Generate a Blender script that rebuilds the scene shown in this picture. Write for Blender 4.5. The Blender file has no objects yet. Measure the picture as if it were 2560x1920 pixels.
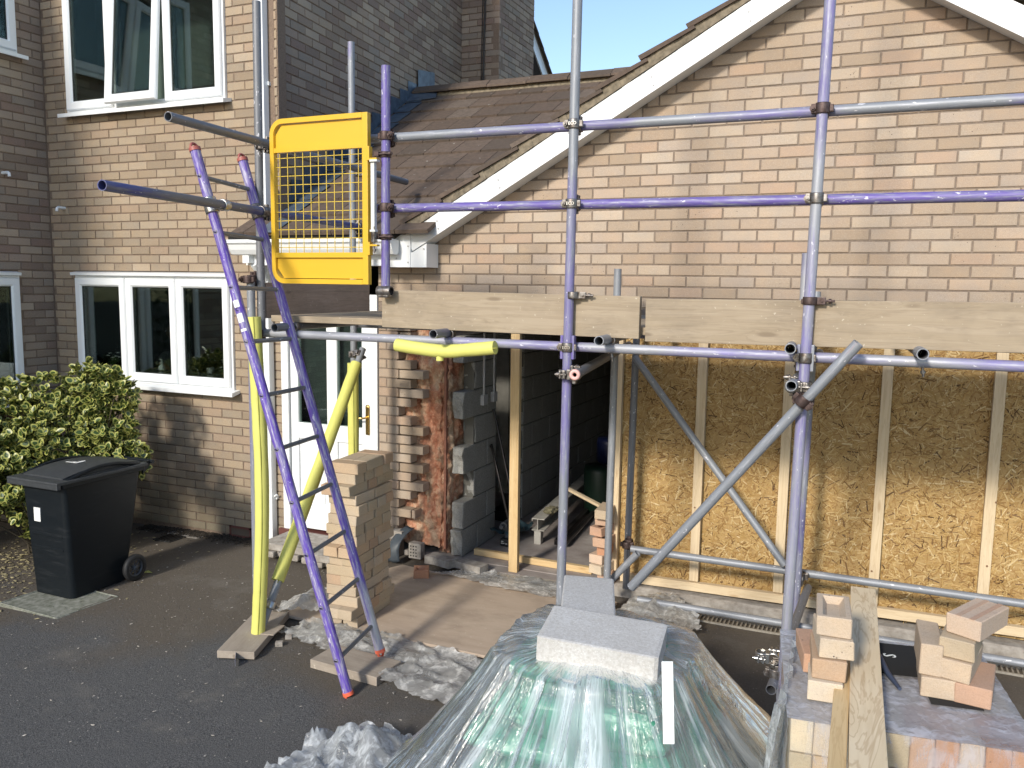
import bpy, bmesh, math, random
import numpy as np
from mathutils import Vector, Matrix, noise as mn
random.seed(7); np.random.seed(7)
S = bpy.context.scene; COL = S.collection
V = Vector; R = math.radians; PI = math.pi
# ------------------------------------------------------------------ camera
FOC = 2100.0
RW = ((0.9150404357488059, 0.40313716300379004, 0.01346954898617981), (0.05962202131452601, -0.1021527318241368, -0.9929803794412235), (-0.3989313418609845, 0.9094202808306628, -0.11750973276657857))
CAM = V((3.0267, -5.6929, 2.2156))
rx, ry, rz = [V(r) for r in RW]
cd = bpy.data.cameras.new('camera'); cam = bpy.data.objects.new('camera', cd); COL.objects.link(cam)
cam.matrix_world = Matrix(((rx.x, -ry.x, -rz.x, CAM.x), (rx.y, -ry.y, -rz.y, CAM.y), (rx.z, -ry.z, -rz.z, CAM.z), (0, 0, 0, 1)))
cd.sensor_width = 36; cd.lens = FOC / 2560 * 36; cd.clip_start = .05; cd.clip_end = 500
S.camera = cam
def ray(x, y): return rx * ((x - 1280) / FOC) + ry * ((y - 960) / FOC) + rz
def onX(x, y, k): d = ray(x, y); return CAM + d * ((k - CAM.x) / d.x)
def onY(x, y, k): d = ray(x, y); return CAM + d * ((k - CAM.y) / d.y)
def onZ(x, y, k): d = ray(x, y); return CAM + d * ((k - CAM.z) / d.z)
def px(p):
    q = V(p) - CAM; z = q.dot(rz)
    if z < .05: return (-9e3, -9e3, z)
    return (1280 + FOC * q.dot(rx) / z, 960 + FOC * q.dot(ry) / z, z)
# ------------------------------------------------------------------ world, sun, exposure
W = bpy.data.worlds.new('World'); S.world = W; W.use_nodes = True
wn = W.node_tree; bg = wn.nodes['Background']; sk = wn.nodes.new('ShaderNodeTexSky'); sk.sky_type = 'NISHITA'
SUN = V((-.13, -.97, .50)).normalized()
sk.sun_disc = False; sk.sun_elevation = math.asin(SUN.z); sk.sun_rotation = math.atan2(SUN.x, SUN.y)
sk.air_density = 1.0; sk.dust_density = .6; sk.ozone_density = 1.5
wn.links.new(sk.outputs[0], bg.inputs[0]); bg.inputs[1].default_value = .15
sd = bpy.data.lights.new('sun', 'SUN'); sd.energy = 2.6; sd.angle = R(7); sd.color = (1, .93, .82)
so = bpy.data.objects.new('sun', sd); COL.objects.link(so); so.rotation_euler = SUN.to_track_quat('Z', 'Y').to_euler()
S.view_settings.view_transform = 'Standard'; S.view_settings.look = 'None'; S.view_settings.gamma = 1
S.view_settings.exposure = 0.6; S.view_settings.use_curve_mapping = False
S.cycles.transparent_max_bounces = 24; S.cycles.max_bounces = 8
# ------------------------------------------------------------------ materials
class NT:
    def __init__(s, name):
        s.m = bpy.data.materials.new(name); s.m.use_nodes = True; s.t = s.m.node_tree; s.N = s.t.nodes
        s.b = s.N['Principled BSDF']; s.out = s.N['Material Output']
    def n(s, k, **kw):
        x = s.N.new('ShaderNode' + k)
        for a, v in kw.items(): setattr(x, a, v)
        return x
    def l(s, a, b): s.t.links.new(a, b)
    def inp(s, sock, v):
        if hasattr(v, 'is_linked') or isinstance(v, bpy.types.NodeSocket): s.l(v, sock)
        else: sock.default_value = (*v, 1) if isinstance(v, tuple) and len(v) == 3 and sock.type == 'RGBA' else v
    def vec(s, kind='Object', scale=(1, 1, 1), rnd=False, rot=(0, 0, 0)):
        if kind == 'World': o = s.n('NewGeometry').outputs['Position']
        else: o = s.n('TexCoord').outputs[kind]
        if rnd:
            oi = s.n('ObjectInfo'); mu = s.n('Math', operation='MULTIPLY'); mu.inputs[1].default_value = 37.; s.l(oi.outputs['Random'], mu.inputs[0])
            ad = s.n('VectorMath', operation='ADD'); s.l(o, ad.inputs[0]); s.l(mu.outputs[0], ad.inputs[1]); o = ad.outputs[0]
        mp = s.n('Mapping'); mp.inputs['Scale'].default_value = scale; mp.inputs['Rotation'].default_value = rot; s.l(o, mp.inputs[0]); return mp.outputs[0]
    def noise(s, vec, scale, det=3, rough=.55, dist=0, col=False):
        x = s.n('TexNoise'); s.l(vec, x.inputs['Vector']); x.inputs['Scale'].default_value = scale; x.inputs['Detail'].default_value = det
        x.inputs['Roughness'].default_value = rough; x.inputs['Distortion'].default_value = dist; return x.outputs['Color' if col else 'Fac']
    def vor(s, vec, scale, feat='F1', out='Distance'):
        x = s.n('TexVoronoi', feature=feat); s.l(vec, x.inputs['Vector']); x.inputs['Scale'].default_value = scale; return x.outputs[out]
    def ramp(s, fac, pts, interp='LINEAR'):
        x = s.n('ValToRGB'); s.l(fac, x.inputs[0]); cr = x.color_ramp; cr.interpolation = interp
        while len(cr.elements) < len(pts): cr.elements.new(.5)
        for e, (p, c) in zip(cr.elements, pts):
            e.position = p; e.color = (*c, 1) if isinstance(c, tuple) else (c, c, c, 1)
        return x.outputs[0]
    def mix(s, f, a, b, blend='MIX'):
        x = s.n('Mix', data_type='RGBA', blend_type=blend); s.inp(x.inputs[0], f); s.inp(x.inputs[6], a); s.inp(x.inputs[7], b); return x.outputs[2]
    def math(s, op, a, b=0.):
        x = s.n('Math', operation=op); s.inp(x.inputs[0], a); s.inp(x.inputs[1], b); return x.outputs[0]
    def bump(s, h, st=.3, d=.002, prev=None):
        x = s.n('Bump'); x.inputs['Strength'].default_value = st; x.inputs['Distance'].default_value = d; s.l(h, x.inputs['Height'])
        if prev: s.l(prev, x.inputs['Normal'])
        return x.outputs[0]
    def fin(s, col=None, rough=.6, metal=0., normal=None, spec=None):
        if col is not None: s.inp(s.b.inputs['Base Color'], col)
        s.inp(s.b.inputs['Roughness'], rough); s.inp(s.b.inputs['Metallic'], metal)
        if spec is not None: s.b.inputs['Specular IOR Level'].default_value = spec
        if normal: s.l(normal, s.b.inputs['Normal'])
        return s.m
def brick_mat(name, cols, isl=False, stain=None, speck=.5):
    t = NT(name); w = t.vec('World')
    r = t.n('NewGeometry').outputs['Random Per Island'] if isl else t.n('ObjectInfo').outputs['Random']
    k = len(cols); base = t.ramp(r, [(i / k, c) for i, c in enumerate(cols)], 'CONSTANT')
    lum = t.math('FRACT', t.math('MULTIPLY', r, 57.3)); base = t.mix(t.math('MULTIPLY', lum, .25), base, (.62, .56, .48), 'MULTIPLY')
    cl = t.noise(w, 9, 4, .6); base = t.mix(t.ramp(cl, [(.35, 0.), (.7, .5)]), base, t.mix(1., base, (1.25, 1.12, .95), 'MULTIPLY'))
    fine = t.noise(w, 260, 3, .7); base = t.mix(t.ramp(fine, [(.3, .28), (.5, 0.), (.7, 0.)]), base, (.17, .12, .085))
    base = t.mix(t.ramp(fine, [(.55, 0.), (.75, speck)]), base, (.66, .6, .5))
    streak = t.noise(t.vec('World', (60, 60, 320)), 1, 3, .6, 1.); base = t.mix(t.ramp(streak, [(.56, 0.), (.63, .22), (.68, 0.)]), base, (.2, .13, .1))
    pit = t.vor(w, 42); pm = t.noise(w, 3.1, 2); pits = t.math('MULTIPLY', t.ramp(pit, [(.08, 1.), (.13, 0.)]), t.ramp(pm, [(.56, 0.), (.62, 1.)]))
    base = t.mix(pits, base, (.05, .035, .03))
    big = t.noise(w, .9, 3); base = t.mix(t.ramp(big, [(.4, .25), (.6, 0.)]), base, (.23, .18, .13))
    if stain:
        z = t.n('SeparateXYZ'); t.l(t.n('NewGeometry').outputs['Position'], z.inputs[0])
        a = t.math('ADD', z.outputs[2], t.math('MULTIPLY', t.noise(w, 2.2, 4), 1.1)); base = t.mix(t.ramp(a, [(.35, .6), (1.25, 0.)]), base, stain)
    nb = t.bump(fine, .45, .0015); nb = t.bump(cl, .3, .004, nb); nb = t.bump(t.math('SUBTRACT', 1., pits), .5, .004, nb)
    return t.fin(base, .88, normal=nb, spec=.25)
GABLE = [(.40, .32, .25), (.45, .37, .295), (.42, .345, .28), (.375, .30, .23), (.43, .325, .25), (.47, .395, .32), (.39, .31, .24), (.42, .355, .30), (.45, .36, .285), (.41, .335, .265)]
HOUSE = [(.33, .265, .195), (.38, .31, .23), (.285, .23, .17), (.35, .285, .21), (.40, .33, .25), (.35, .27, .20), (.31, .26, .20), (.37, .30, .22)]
SIDE = [(.30, .245, .20), (.25, .20, .165), (.35, .29, .24), (.22, .17, .145), (.31, .25, .21), (.38, .32, .26), (.27, .235, .205), (.24, .175, .15)]  # darker, greyer mix: shade of the side walls is put into the colour
NEWB = [(.50, .41, .29), (.53, .435, .32), (.48, .40, .30), (.54, .41, .28), (.50, .36, .25), (.49, .41, .30), (.55, .46, .35)]
m_bg = brick_mat('gable brick', GABLE); m_bgi = brick_mat('gable brick joined', GABLE, True)
m_bh = brick_mat('house brick', HOUSE, stain=(.16, .15, .10)); m_bhi = brick_mat('house brick joined', HOUSE, True, stain=(.16, .15, .10))
m_bs = brick_mat('shade-toned side brick', SIDE); m_bsi = brick_mat('shade-toned side brick joined', SIDE, True)
m_new = brick_mat('new facing brick', NEWB, speck=.3)
m_newl = brick_mat('pale facing brick', [(.60, .51, .40), (.63, .545, .43), (.585, .48, .37), (.64, .57, .46), (.60, .465, .36)], speck=.5)
m_red = brick_mat('orange brick', [(.50, .27, .17), (.48, .25, .155), (.53, .34, .245), (.55, .38, .28)], speck=.15)
def simple(name, col, rough=.5, metal=0., nz=None, spec=None, amt=.15, bs=.2, bd=.002, dark=None):
    t = NT(name); c = col; nb = None
    if nz:
        f = t.noise(t.vec('World'), nz, 4, .6); dk = dark or tuple(x * .6 for x in col)
        c = t.mix(t.ramp(f, [(.3, 1.), (.7, 0.)]), col, t.mix(amt * 2, col, dk)); nb = t.bump(f, bs, bd)
    return t.fin(c, rough, metal, nb, spec)
m_mort = simple('mortar', (.235, .17, .125), .95, nz=60, amt=.4, bs=.5)
m_mortg = simple('grey mortar', (.26, .205, .16), .95, nz=60, amt=.4, bs=.5)
m_upvc = simple('white upvc', (.80, .82, .83), .32, nz=3, amt=.05, bs=.02)
m_seal = simple('rubber seal', (.03, .035, .035), .6)
m_lead = simple('lead sheet', (.13, .17, .215), .48, .35, nz=14, amt=.5, bs=.3, bd=.004, dark=(.06, .08, .11))
m_dark = simple('near black', (.012, .012, .012), .9)  # near-black base; also stands in for shade inside garage, holes and rung ends
m_iron = simple('dark iron', (.045, .04, .038), .45, .6, nz=80, amt=.4)
m_coup = simple('coupler steel', (.30, .29, .28), .42, .75, nz=45, amt=.6, bs=.4, dark=(.10, .075, .06))
m_coupd = simple('rusted coupler steel', (.115, .085, .08), .55, .6, nz=45, amt=.5, bs=.4, dark=(.06, .035, .03))
m_zinc = simple('zinc plated', (.55, .54, .52), .3, .9, nz=60, amt=.3)
m_brass = simple('brass', (.7, .48, .16), .25, 1.)
m_cap = simple('red end cap', (.40, .12, .10), .5, nz=40, amt=.3)
m_capf = simple('orange foot cap', (.85, .16, .08), .4, nz=40, amt=.2)
m_capp = simple('pink plastic plug', (.72, .42, .38), .5)
m_yel = simple('yellow enamel', (.69, .42, .028), .35, nz=5, amt=.12, bs=.04, dark=(.6, .36, .03))
m_wht = simple('white steel', (.62, .63, .60), .4)
m_rub = simple('black rubber', (.018, .018, .019), .65)
m_hub = simple('grey hub plastic', (.06, .065, .075), .5)
m_lab = simple('paper label', (.78, .78, .76), .6)
m_skin = simple('skin', (.45, .26, .18), .5)
m_hair = simple('brown hair', (.06, .035, .02), .6)
m_cloth = simple('grey jumper', (.32, .32, .31), .9)
m_leafg = simple('leaf green', (.06, .12, .03), .5)
m_pot = simple('tan pot', (.5, .36, .22), .7)
m_petal = simple('white petals', (.85, .85, .82), .6)
m_chrome = simple('chrome', (.7, .7, .7), .12, 1.)
m_strap = simple('green strap', (.08, .38, .30), .4)
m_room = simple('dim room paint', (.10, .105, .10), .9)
m_floor = simple('dusty slab', (.40, .365, .335), .92, nz=4, amt=.35, bs=.3, dark=(.13, .09, .085))
m_kitch = simple('kitchen wall', (.02, .021, .02), .9)  # near-black walls put the dark of the unlit rooms into the colour
m_refl_wall = simple('reflection-toned room wall', (.155, .20, .18), .9, nz=1.2, amt=.25)  # grey-green that stands in for the reflection in the upper panes
m_conc = simple('cast concrete', (.42, .39, .35), .93, nz=18, amt=.4, bs=.5, bd=.004, dark=(.17, .145, .12))
m_slabc = simple('weathered slab', (.30, .30, .26), .9, nz=22, amt=.6, bs=.4, dark=(.11, .12, .085))
m_sill = simple('red tile sill', (.15, .055, .045), .5, nz=30)
m_bag = simple('green cement bag', (.08, .34, .21), .38, nz=12, amt=.4, bs=.5, bd=.01, dark=(.03, .18, .13))
m_bagn = simple('navy print', (.075, .10, .24), .4)
m_bagw = simple('white sack print', (.75, .78, .76), .4)
m_dpc = simple('bitumen felt', (.06, .075, .09), .5, nz=30, amt=.4, bs=.3)
m_pvc = simple('aged white profile', (.48, .46, .41), .5, nz=12, amt=.3)
m_bluebag = simple('blue grey sack', (.05, .09, .11), .35, nz=12, amt=.5, bs=.5, bd=.01)
m_ytim = simple('varnished timber', (.20, .13, .055), .6, nz=9)
m_wire = simple('yellow wire', (.70, .50, .06), .4)
m_sock = simple('grey plastic box', (.42, .42, .42), .5)
m_hedge = simple('hedge', (.045, .075, .025), .9, nz=6)
m_grille = simple('drain grille', (.34, .31, .26), .7, nz=40, amt=.4)
m_opp = simple('rendered wall', (.34, .37, .33), .9, nz=2)
m_oppr = simple('slate roof', (.12, .14, .13), .8, nz=3)
def plastic_black():
    t = NT('black bin plastic'); w = t.vec('World'); n1 = t.noise(w, 500, 2); n2 = t.noise(t.vec('World', (1, 1, 6)), 5, 4, .6)
    c = t.mix(t.ramp(n2, [(.55, 0.), (.8, .4)]), (.006, .009, .012), (.035, .038, .042))
    return t.fin(c, t.math('ADD', .33, t.math('MULTIPLY', n2, .3)), normal=t.bump(n1, .25, .001), spec=.3)
m_bin = plastic_black()
m_lid = simple('scuffed lid plastic', (.05, .055, .06), .5, nz=30, amt=.4)
def glass_mat(name, tint, refl=1.0):
    t = NT(name); t.N.remove(t.b); tr = t.n('BsdfTransparent'); tr.inputs[0].default_value = (*tint, 1); g = t.n('BsdfGlossy'); g.inputs['Roughness'].default_value = .015
    g.inputs[0].default_value = (.9, .95, .93, 1); f = t.n('Fresnel'); f.inputs[0].default_value = 1.62; mx = t.n('MixShader')
    fm = t.math('MULTIPLY', f.outputs[0], refl); t.l(fm, mx.inputs[0]); t.l(tr.outputs[0], mx.inputs[1]); t.l(g.outputs[0], mx.inputs[2]); t.l(mx.outputs[0], t.out.inputs[0]); return t.m
m_glass = glass_mat('window glass', (.90, .94, .92), .9); m_glassd = glass_mat('patterned door glass', (.8, .85, .83), 1.0)
def poly_mat(name, dens, white=(.80, .83, .84), fold=1., gl_=.55):
    t = NT(name); t.N.remove(t.b); o = t.vec('World'); n1 = t.noise(o, 14 * fold, 3, .5, 1.5); cr = t.noise(t.vec('World', (34, 34, 9)), 1, 3, .55, .8)
    h = t.math('ADD', t.math('MULTIPLY', n1, .6), t.math('MULTIPLY', cr, .5)); nb = t.bump(h, .3, .015); fine = t.vor(t.vec('World', (1, 1, .6)), 46 * fold, 'DISTANCE_TO_EDGE'); ns = t.bump(t.math('ADD', h, t.math('MULTIPLY', t.math('MULTIPLY', t.ramp(fine, [(.0, 1.), (.3, 0.)]), t.ramp(t.noise(o, 2.6, 2), [(.52, 0.), (.6, 1.)])), .35)), .8, .02)
    tr = t.n('BsdfTransparent'); tr.inputs[0].default_value = (.94, .965, .96, 1)
    df = t.n('BsdfDiffuse'); df.inputs[0].default_value = (*white, 1); t.l(nb, df.inputs['Normal'])
    tl = t.n('BsdfTranslucent'); tl.inputs[0].default_value = (*white, 1); t.l(nb, tl.inputs['Normal'])
    gl = t.n('BsdfGlossy'); gl.inputs['Roughness'].default_value = .22; gl.inputs[0].default_value = (1, 1, 1, 1); t.l(ns, gl.inputs['Normal'])
    m1 = t.n('MixShader'); m1.inputs[0].default_value = .4; t.l(df.outputs[0], m1.inputs[1]); t.l(tl.outputs[0], m1.inputs[2])
    lw = t.n('LayerWeight'); lw.inputs[0].default_value = .3; t.l(nb, lw.inputs['Normal'])
    big = t.noise(t.vec('World', (4.5, 4.5, 2.2)), 1, 3, .6, 1.2); ridge = t.ramp(h, [(.52, 0.), (.68, .45)])
    d = t.math('ADD', t.math('MULTIPLY', lw.outputs['Facing'], .35), t.math('ADD', ridge, t.ramp(big, [(.3, dens * .5), (.7, dens * 1.4)]))); m2 = t.n('MixShader'); t.l(d, m2.inputs[0]); t.l(tr.outputs[0], m2.inputs[1]); t.l(m1.outputs[0], m2.inputs[2])
    fr = t.n('Fresnel'); fr.inputs[0].default_value = 1.45; t.l(ns, fr.inputs['Normal']); m3 = t.n('MixShader'); t.l(t.math('MULTIPLY', t.math('ADD', fr.outputs[0], .02), gl_), m3.inputs[0]); t.l(m2.outputs[0], m3.inputs[1]); t.l(gl.outputs[0], m3.inputs[2])
    t.l(m3.outputs[0], t.out.inputs[0]); return t.m
m_poly = poly_mat('clear polythene', .30, (.86, .90, .93)); m_polyg = poly_mat('dusty ground polythene', .34, (.85, .84, .80), .6, .8)
def cover_mat():
    t = NT('draped clear polythene'); t.N.remove(t.b); uv = t.n('UVMap'); uv.uv_map = 'fold'
    def m(sc):
        mp = t.n('Mapping'); mp.inputs['Scale'].default_value = sc; t.l(uv.outputs[0], mp.inputs[0]); return mp.outputs[0]
    o = t.vec('World'); st = t.noise(m((26, 2.2, 1)), 1, 4, .55, .9); st2 = t.noise(m((70, 7, 1)), 1, 3, .6, 1.5); lo = t.noise(m((7, 1.2, 1)), 1, 3, .5, .6); cr = t.noise(t.vec('World', (30, 30, 30)), 1, 2, .5, 1.8)
    patch = t.ramp(t.noise(o, 3.4, 2), [(.55, 0.), (.63, 1.)])
    h = t.math('ADD', t.math('ADD', t.math('MULTIPLY', st, .9), t.math('MULTIPLY', st2, .22)), t.math('MULTIPLY', t.math('MULTIPLY', cr, patch), .35)); nb = t.bump(h, .5, .03); ns = t.bump(h, .8, .035)
    tr = t.n('BsdfTransparent'); tr.inputs[0].default_value = (.94, .975, .97, 1); df = t.n('BsdfDiffuse'); df.inputs[0].default_value = (.80, .86, .90, 1); t.l(nb, df.inputs['Normal'])
    tl = t.n('BsdfTranslucent'); tl.inputs[0].default_value = (.80, .88, .90, 1); m1 = t.n('MixShader'); m1.inputs[0].default_value = .4; t.l(df.outputs[0], m1.inputs[1]); t.l(tl.outputs[0], m1.inputs[2])
    ridge = t.ramp(st, [(.50, 0.), (.60, .45), (.64, .1)]); wide = t.ramp(lo, [(.46, .0), (.62, .42)]); lw = t.n('LayerWeight'); lw.inputs[0].default_value = .4; t.l(nb, lw.inputs['Normal'])
    d = t.math('ADD', t.math('ADD', ridge, wide), t.math('ADD', .14, t.math('MULTIPLY', lw.outputs['Facing'], .30))); m2 = t.n('MixShader'); t.l(d, m2.inputs[0]); t.l(tr.outputs[0], m2.inputs[1]); t.l(m1.outputs[0], m2.inputs[2])
    gl = t.n('BsdfGlossy'); gl.inputs['Roughness'].default_value = .2; gl.inputs[0].default_value = (1, 1, 1, 1); t.l(ns, gl.inputs['Normal']); fr = t.n('Fresnel'); fr.inputs[0].default_value = 1.45; t.l(ns, fr.inputs['Normal'])
    m3 = t.n('MixShader'); t.l(t.math('MULTIPLY', t.math('ADD', fr.outputs[0], .03), .7), m3.inputs[0]); t.l(m2.outputs[0], m3.inputs[1]); t.l(gl.outputs[0], m3.inputs[2]); t.l(m3.outputs[0], t.out.inputs[0]); return t.m
m_cover = cover_mat(); m_wrap = poly_mat('shrink wrap', .03, (.8, .82, .9), .35, .35); m_wrapt = poly_mat('shrink wrap doubled', .36, (.66, .68, .75), .5)
def tube_mat(name, purple, base=(.25, .265, .29), pc=(.155, .115, .36), bright=(.50, .51, .57), rough=.5):
    t = NT(name); o = t.vec('Object', rnd=True)
    st = t.noise(t.vec('Object', (38, 38, 3.5), True), 1, 5, .7); st2 = t.noise(t.vec('Object', (90, 90, 9), True), 1, 3, .7); lo = t.noise(t.vec('Object', (.5, .5, 1.1), True), 1, 2, .4)
    c = t.mix(st, tuple(x * .72 for x in base), tuple(min(1, x * 1.3) for x in base)); c = t.mix(t.ramp(st2, [(.55, 0.), (.75, .55)]), c, bright)
    cov = t.math('ADD', t.math('MULTIPLY', lo, 1.5), t.math('MULTIPLY', st, .55)); th = 1.50 - purple * .80
    f = t.n('MapRange'); t.l(cov, f.inputs[0]); f.inputs[1].default_value = th - .07; f.inputs[2].default_value = th + .10
    pcol = t.mix(t.noise(o, 6, 3), tuple(x * .75 for x in pc), tuple(x * 1.25 for x in pc)); fm = t.math('MULTIPLY', f.outputs[0], t.ramp(st2, [(.42, 1.), (.66, .25)]))
    c = t.mix(fm, c, pcol); sp = t.noise(t.vec('Object', (60, 60, 25), True), 1, 3, .6); c = t.mix(t.ramp(sp, [(.66, 0.), (.70, .8)]), c, (.75, .74, .78))
    mt = t.math('MULTIPLY', t.math('SUBTRACT', 1., fm), .2)
    return t.fin(c, rough, mt, t.bump(st, .18, .001))
T_G = tube_mat('galvanised tube', .12); T_P = tube_mat('purple painted tube', .95, pc=(.125, .09, .33)); T_M = tube_mat('half purple tube', .52, pc=(.17, .15, .33))
T_L = tube_mat('pale lilac tube', .62, base=(.33, .34, .37), pc=(.20, .18, .36)); T_D = tube_mat('dull dark tube', .25, base=(.17, .175, .19), pc=(.11, .10, .22), bright=(.32, .32, .34))
T_B = tube_mat('blue purple tube', .85, base=(.16, .165, .18), pc=(.06, .07, .25), bright=(.35, .35, .4)); T_R = tube_mat('red stained tube', .35, pc=(.42, .16, .16))
T_LP = tube_mat('ladder purple stile', 1.08, pc=(.10, .05, .36), base=(.42, .42, .42), bright=(.8, .8, .84)); T_LR = tube_mat('ladder rung steel', 0., base=(.20, .20, .20), bright=(.36, .36, .36))
def wood_mat(name, c1, c2, cd, sc=1., knots=True, rough=.75, dirt=0., gr=1.):
    t = NT(name); v = t.vec('Object', (1.6, 26 * sc, 26 * sc), True); v2 = t.vec('Object', (2.2, 95 * sc, 95 * sc), True)
    wob = t.noise(t.vec('Object', (.9, 7, 7), True), 1, 2); g = t.noise(v, 1, 4, .62, 1.2); g2 = t.noise(v2, 1, 2, .5)
    c = t.mix(t.ramp(g, [(.32, 0.), (.62, 1.)]), c1, c2); rings = t.math('SINE', t.math('MULTIPLY', t.math('ADD', g, wob), 38.)); c = t.mix(t.math('MULTIPLY', t.ramp(rings, [(.45, 0.), (1., 1.)]), .34 * gr), c, cd)
    c = t.mix(t.ramp(g2, [(.55, 0.), (.8, .35)]), c, cd)
    if knots:
        k = t.vor(t.vec('Object', (2.2, 9, 9), True), 1.); c = t.mix(t.ramp(k, [(.07, .85), (.13, 0.)]), c, cd)
    if dirt:
        d = t.noise(t.vec('Object', (3, 5, 5), True), 1, 4, .65); c = t.mix(t.ramp(d, [(.45, 0.), (.75, dirt)]), c, (.13, .105, .08))
        sp = t.noise(t.vec('World'), 55, 2); c = t.mix(t.ramp(sp, [(.68, 0.), (.73, .5)]), c, (.62, .56, .45))
    return t.fin(c, rough, normal=t.bump(g, .35, .002), spec=.3)
m_old = wood_mat('weathered scaffold board', (.38, .31, .225), (.325, .26, .18), (.21, .16, .11), dirt=.45, gr=.8)
m_oldd = wood_mat('lightened end board', (.40, .31, .25), (.34, .26, .205), (.09, .065, .05), dirt=.35, gr=.6)  # tone lightened to make up for the shade on the end toe board
m_sole = wood_mat('grey sole board', (.38, .33, .27), (.33, .28, .23), (.22, .18, .145), dirt=.5, gr=.4)
m_pine = wood_mat('fresh sawn pine', (.66, .49, .27), (.60, .43, .22), (.44, .27, .12))
m_pine2 = wood_mat('pale planed stud', (.68, .55, .37), (.63, .50, .325), (.47, .33, .19), sc=.8); m_pine3 = wood_mat('wide-grained timber', (.74, .61, .42), (.68, .54, .35), (.46, .32, .18), sc=.45, gr=1.6)
m_ply = wood_mat('dusty plywood sheet', (.50, .405, .315), (.46, .365, .28), (.38, .29, .215), sc=.25, knots=False, dirt=.35, gr=.35)
def osb_mat(isl):
    t = NT('osb strand' if isl else 'osb board'); w = t.vec('World')
    if isl:
        r = t.n('NewGeometry').outputs['Random Per Island']
        c = t.ramp(r, [(0, (.43, .275, .10)), (.16, (.52, .36, .15)), (.34, (.37, .225, .08)), (.50, (.58, .43, .21)), (.64, (.30, .175, .06)), (.76, (.47, .31, .12)), (.88, (.19, .105, .04)), (.93, (.66, .53, .31)), (.97, (.11, .06, .025))], 'CONSTANT')  # darkest tones double as painted shade along the strand edges
        c = t.mix(t.noise(w, 90, 2), c, t.mix(1., c, (.78, .72, .62), 'MULTIPLY'))
    else: c = t.mix(t.noise(w, 30, 4), (.34, .21, .08), (.46, .31, .13))
    return t.fin(c, .62, spec=.35)
m_osb = osb_mat(False); m_osbf = osb_mat(True)
def block_mat(name, c, d):
    t = NT(name); w = t.vec('World'); n1 = t.noise(w, 90, 4, .7); n2 = t.noise(w, 7, 3); v = t.vor(w, 120)
    col = t.mix(t.ramp(n1, [(.35, .8), (.6, 0.)]), c, d); col = t.mix(t.ramp(n2, [(.4, .35), (.7, 0.)]), col, d); col = t.mix(t.ramp(v, [(.1, .55), (.22, 0.)]), col, tuple(x * 1.5 for x in c))
    return t.fin(col, .93, normal=t.bump(n1, .7, .003), spec=.2)
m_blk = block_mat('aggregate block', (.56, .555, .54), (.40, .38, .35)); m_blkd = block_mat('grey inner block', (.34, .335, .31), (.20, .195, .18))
def ground_mat():
    t = NT('driveway asphalt'); w = t.vec('World'); n1 = t.noise(w, 190, 3, .75); n0 = t.noise(w, 55, 3, .6); big = t.noise(w, 1.1, 5, .6); v = t.vor(w, 120); sx = t.n('SeparateXYZ'); t.l(t.n('NewGeometry').outputs['Position'], sx.inputs[0])
    c = t.mix(t.ramp(n1, [(.38, 0.), (.62, 1.)]), (.040, .041, .043), (.17, .167, .163)); c = t.mix(t.ramp(v, [(.08, .7), (.2, 0.)]), c, (.22, .215, .21))
    far = t.math('ADD', t.math('ADD', sx.outputs[1], 2.5), t.math('MULTIPLY', t.math('SUBTRACT', big, .5), 3.)); fm = t.ramp(far, [(.1, 0.), (.75, .75)])
    c = t.mix(fm, c, t.mix(n0, (.085, .068, .050), (.165, .135, .10)))
    dust = t.noise(w, 2.4, 5, .65); c = t.mix(t.ramp(dust, [(.56, 0.), (.72, .55)]), c, (.19, .175, .155)); sp = t.noise(w, 70, 1); c = t.mix(t.ramp(sp, [(.755, 0.), (.765, .8)]), c, (.5, .47, .42))
    nb = t.bump(n1, .9, .006); return t.fin(c, .9, normal=t.bump(n0, .4, .01, nb), spec=.25)
m_asph = ground_mat()
def tile_mat():
    t = NT('concrete roof tile'); w = t.vec('World'); r = t.n('ObjectInfo').outputs['Random']
    c = t.ramp(r, [(0, (.125, .092, .072)), (.3, (.15, .112, .088)), (.6, (.11, .085, .068)), (.8, (.165, .13, .105))], 'CONSTANT'); n = t.noise(w, 25, 5, .7); c = t.mix(t.ramp(n, [(.35, .6), (.65, 0.)]), c, (.07, .056, .045))
    sp = t.noise(w, 14, 2); c = t.mix(t.ramp(sp, [(.72, 0.), (.76, .7)]), c, (.42, .40, .35)); return t.fin(c, .9, normal=t.bump(n, .6, .004), spec=.2)
m_tile = tile_mat(); m_verge = simple('lichened verge mortar', (.27, .225, .16), .95, nz=26, amt=.6, bs=.7, bd=.008, dark=(.12, .10, .07))
def foam_mat():
    t = NT('yellow foam'); w = t.vec('World'); n = t.noise(w, 7, 4, .6); c = t.mix(t.ramp(n, [(.5, 0.), (.8, .35)]), (.66, .645, .165), (.46, .45, .10)); return t.fin(c, .65, normal=t.bump(t.noise(w, 22, 3), .15, .004))
m_foam = foam_mat()
def insul_mat():
    t = NT('pink glass wool'); w = t.vec('World'); a = t.noise(w, 20, 6, .75, 2.5); b = t.noise(t.vec('World', (1, 1, .5)), 8, 4, .6, 1.); r = t.ramp(b, [(.34, (.42, .17, .10)), (.47, (.58, .30, .19)), (.6, (.62, .45, .31))]); c = t.mix(t.ramp(a, [(.3, .55), (.55, 0.)]), r, (.26, .12, .075)); c = t.mix(t.ramp(a, [(.55, 0.), (.75, .7)]), c, (.70, .56, .42))
    return t.fin(c, .95, normal=t.bump(a, .9, .012), spec=.1)
m_ins = insul_mat()
m_leafc = simple('variegated leaf centre', (.045, .080, .016), .38, nz=40, amt=.3)
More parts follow.
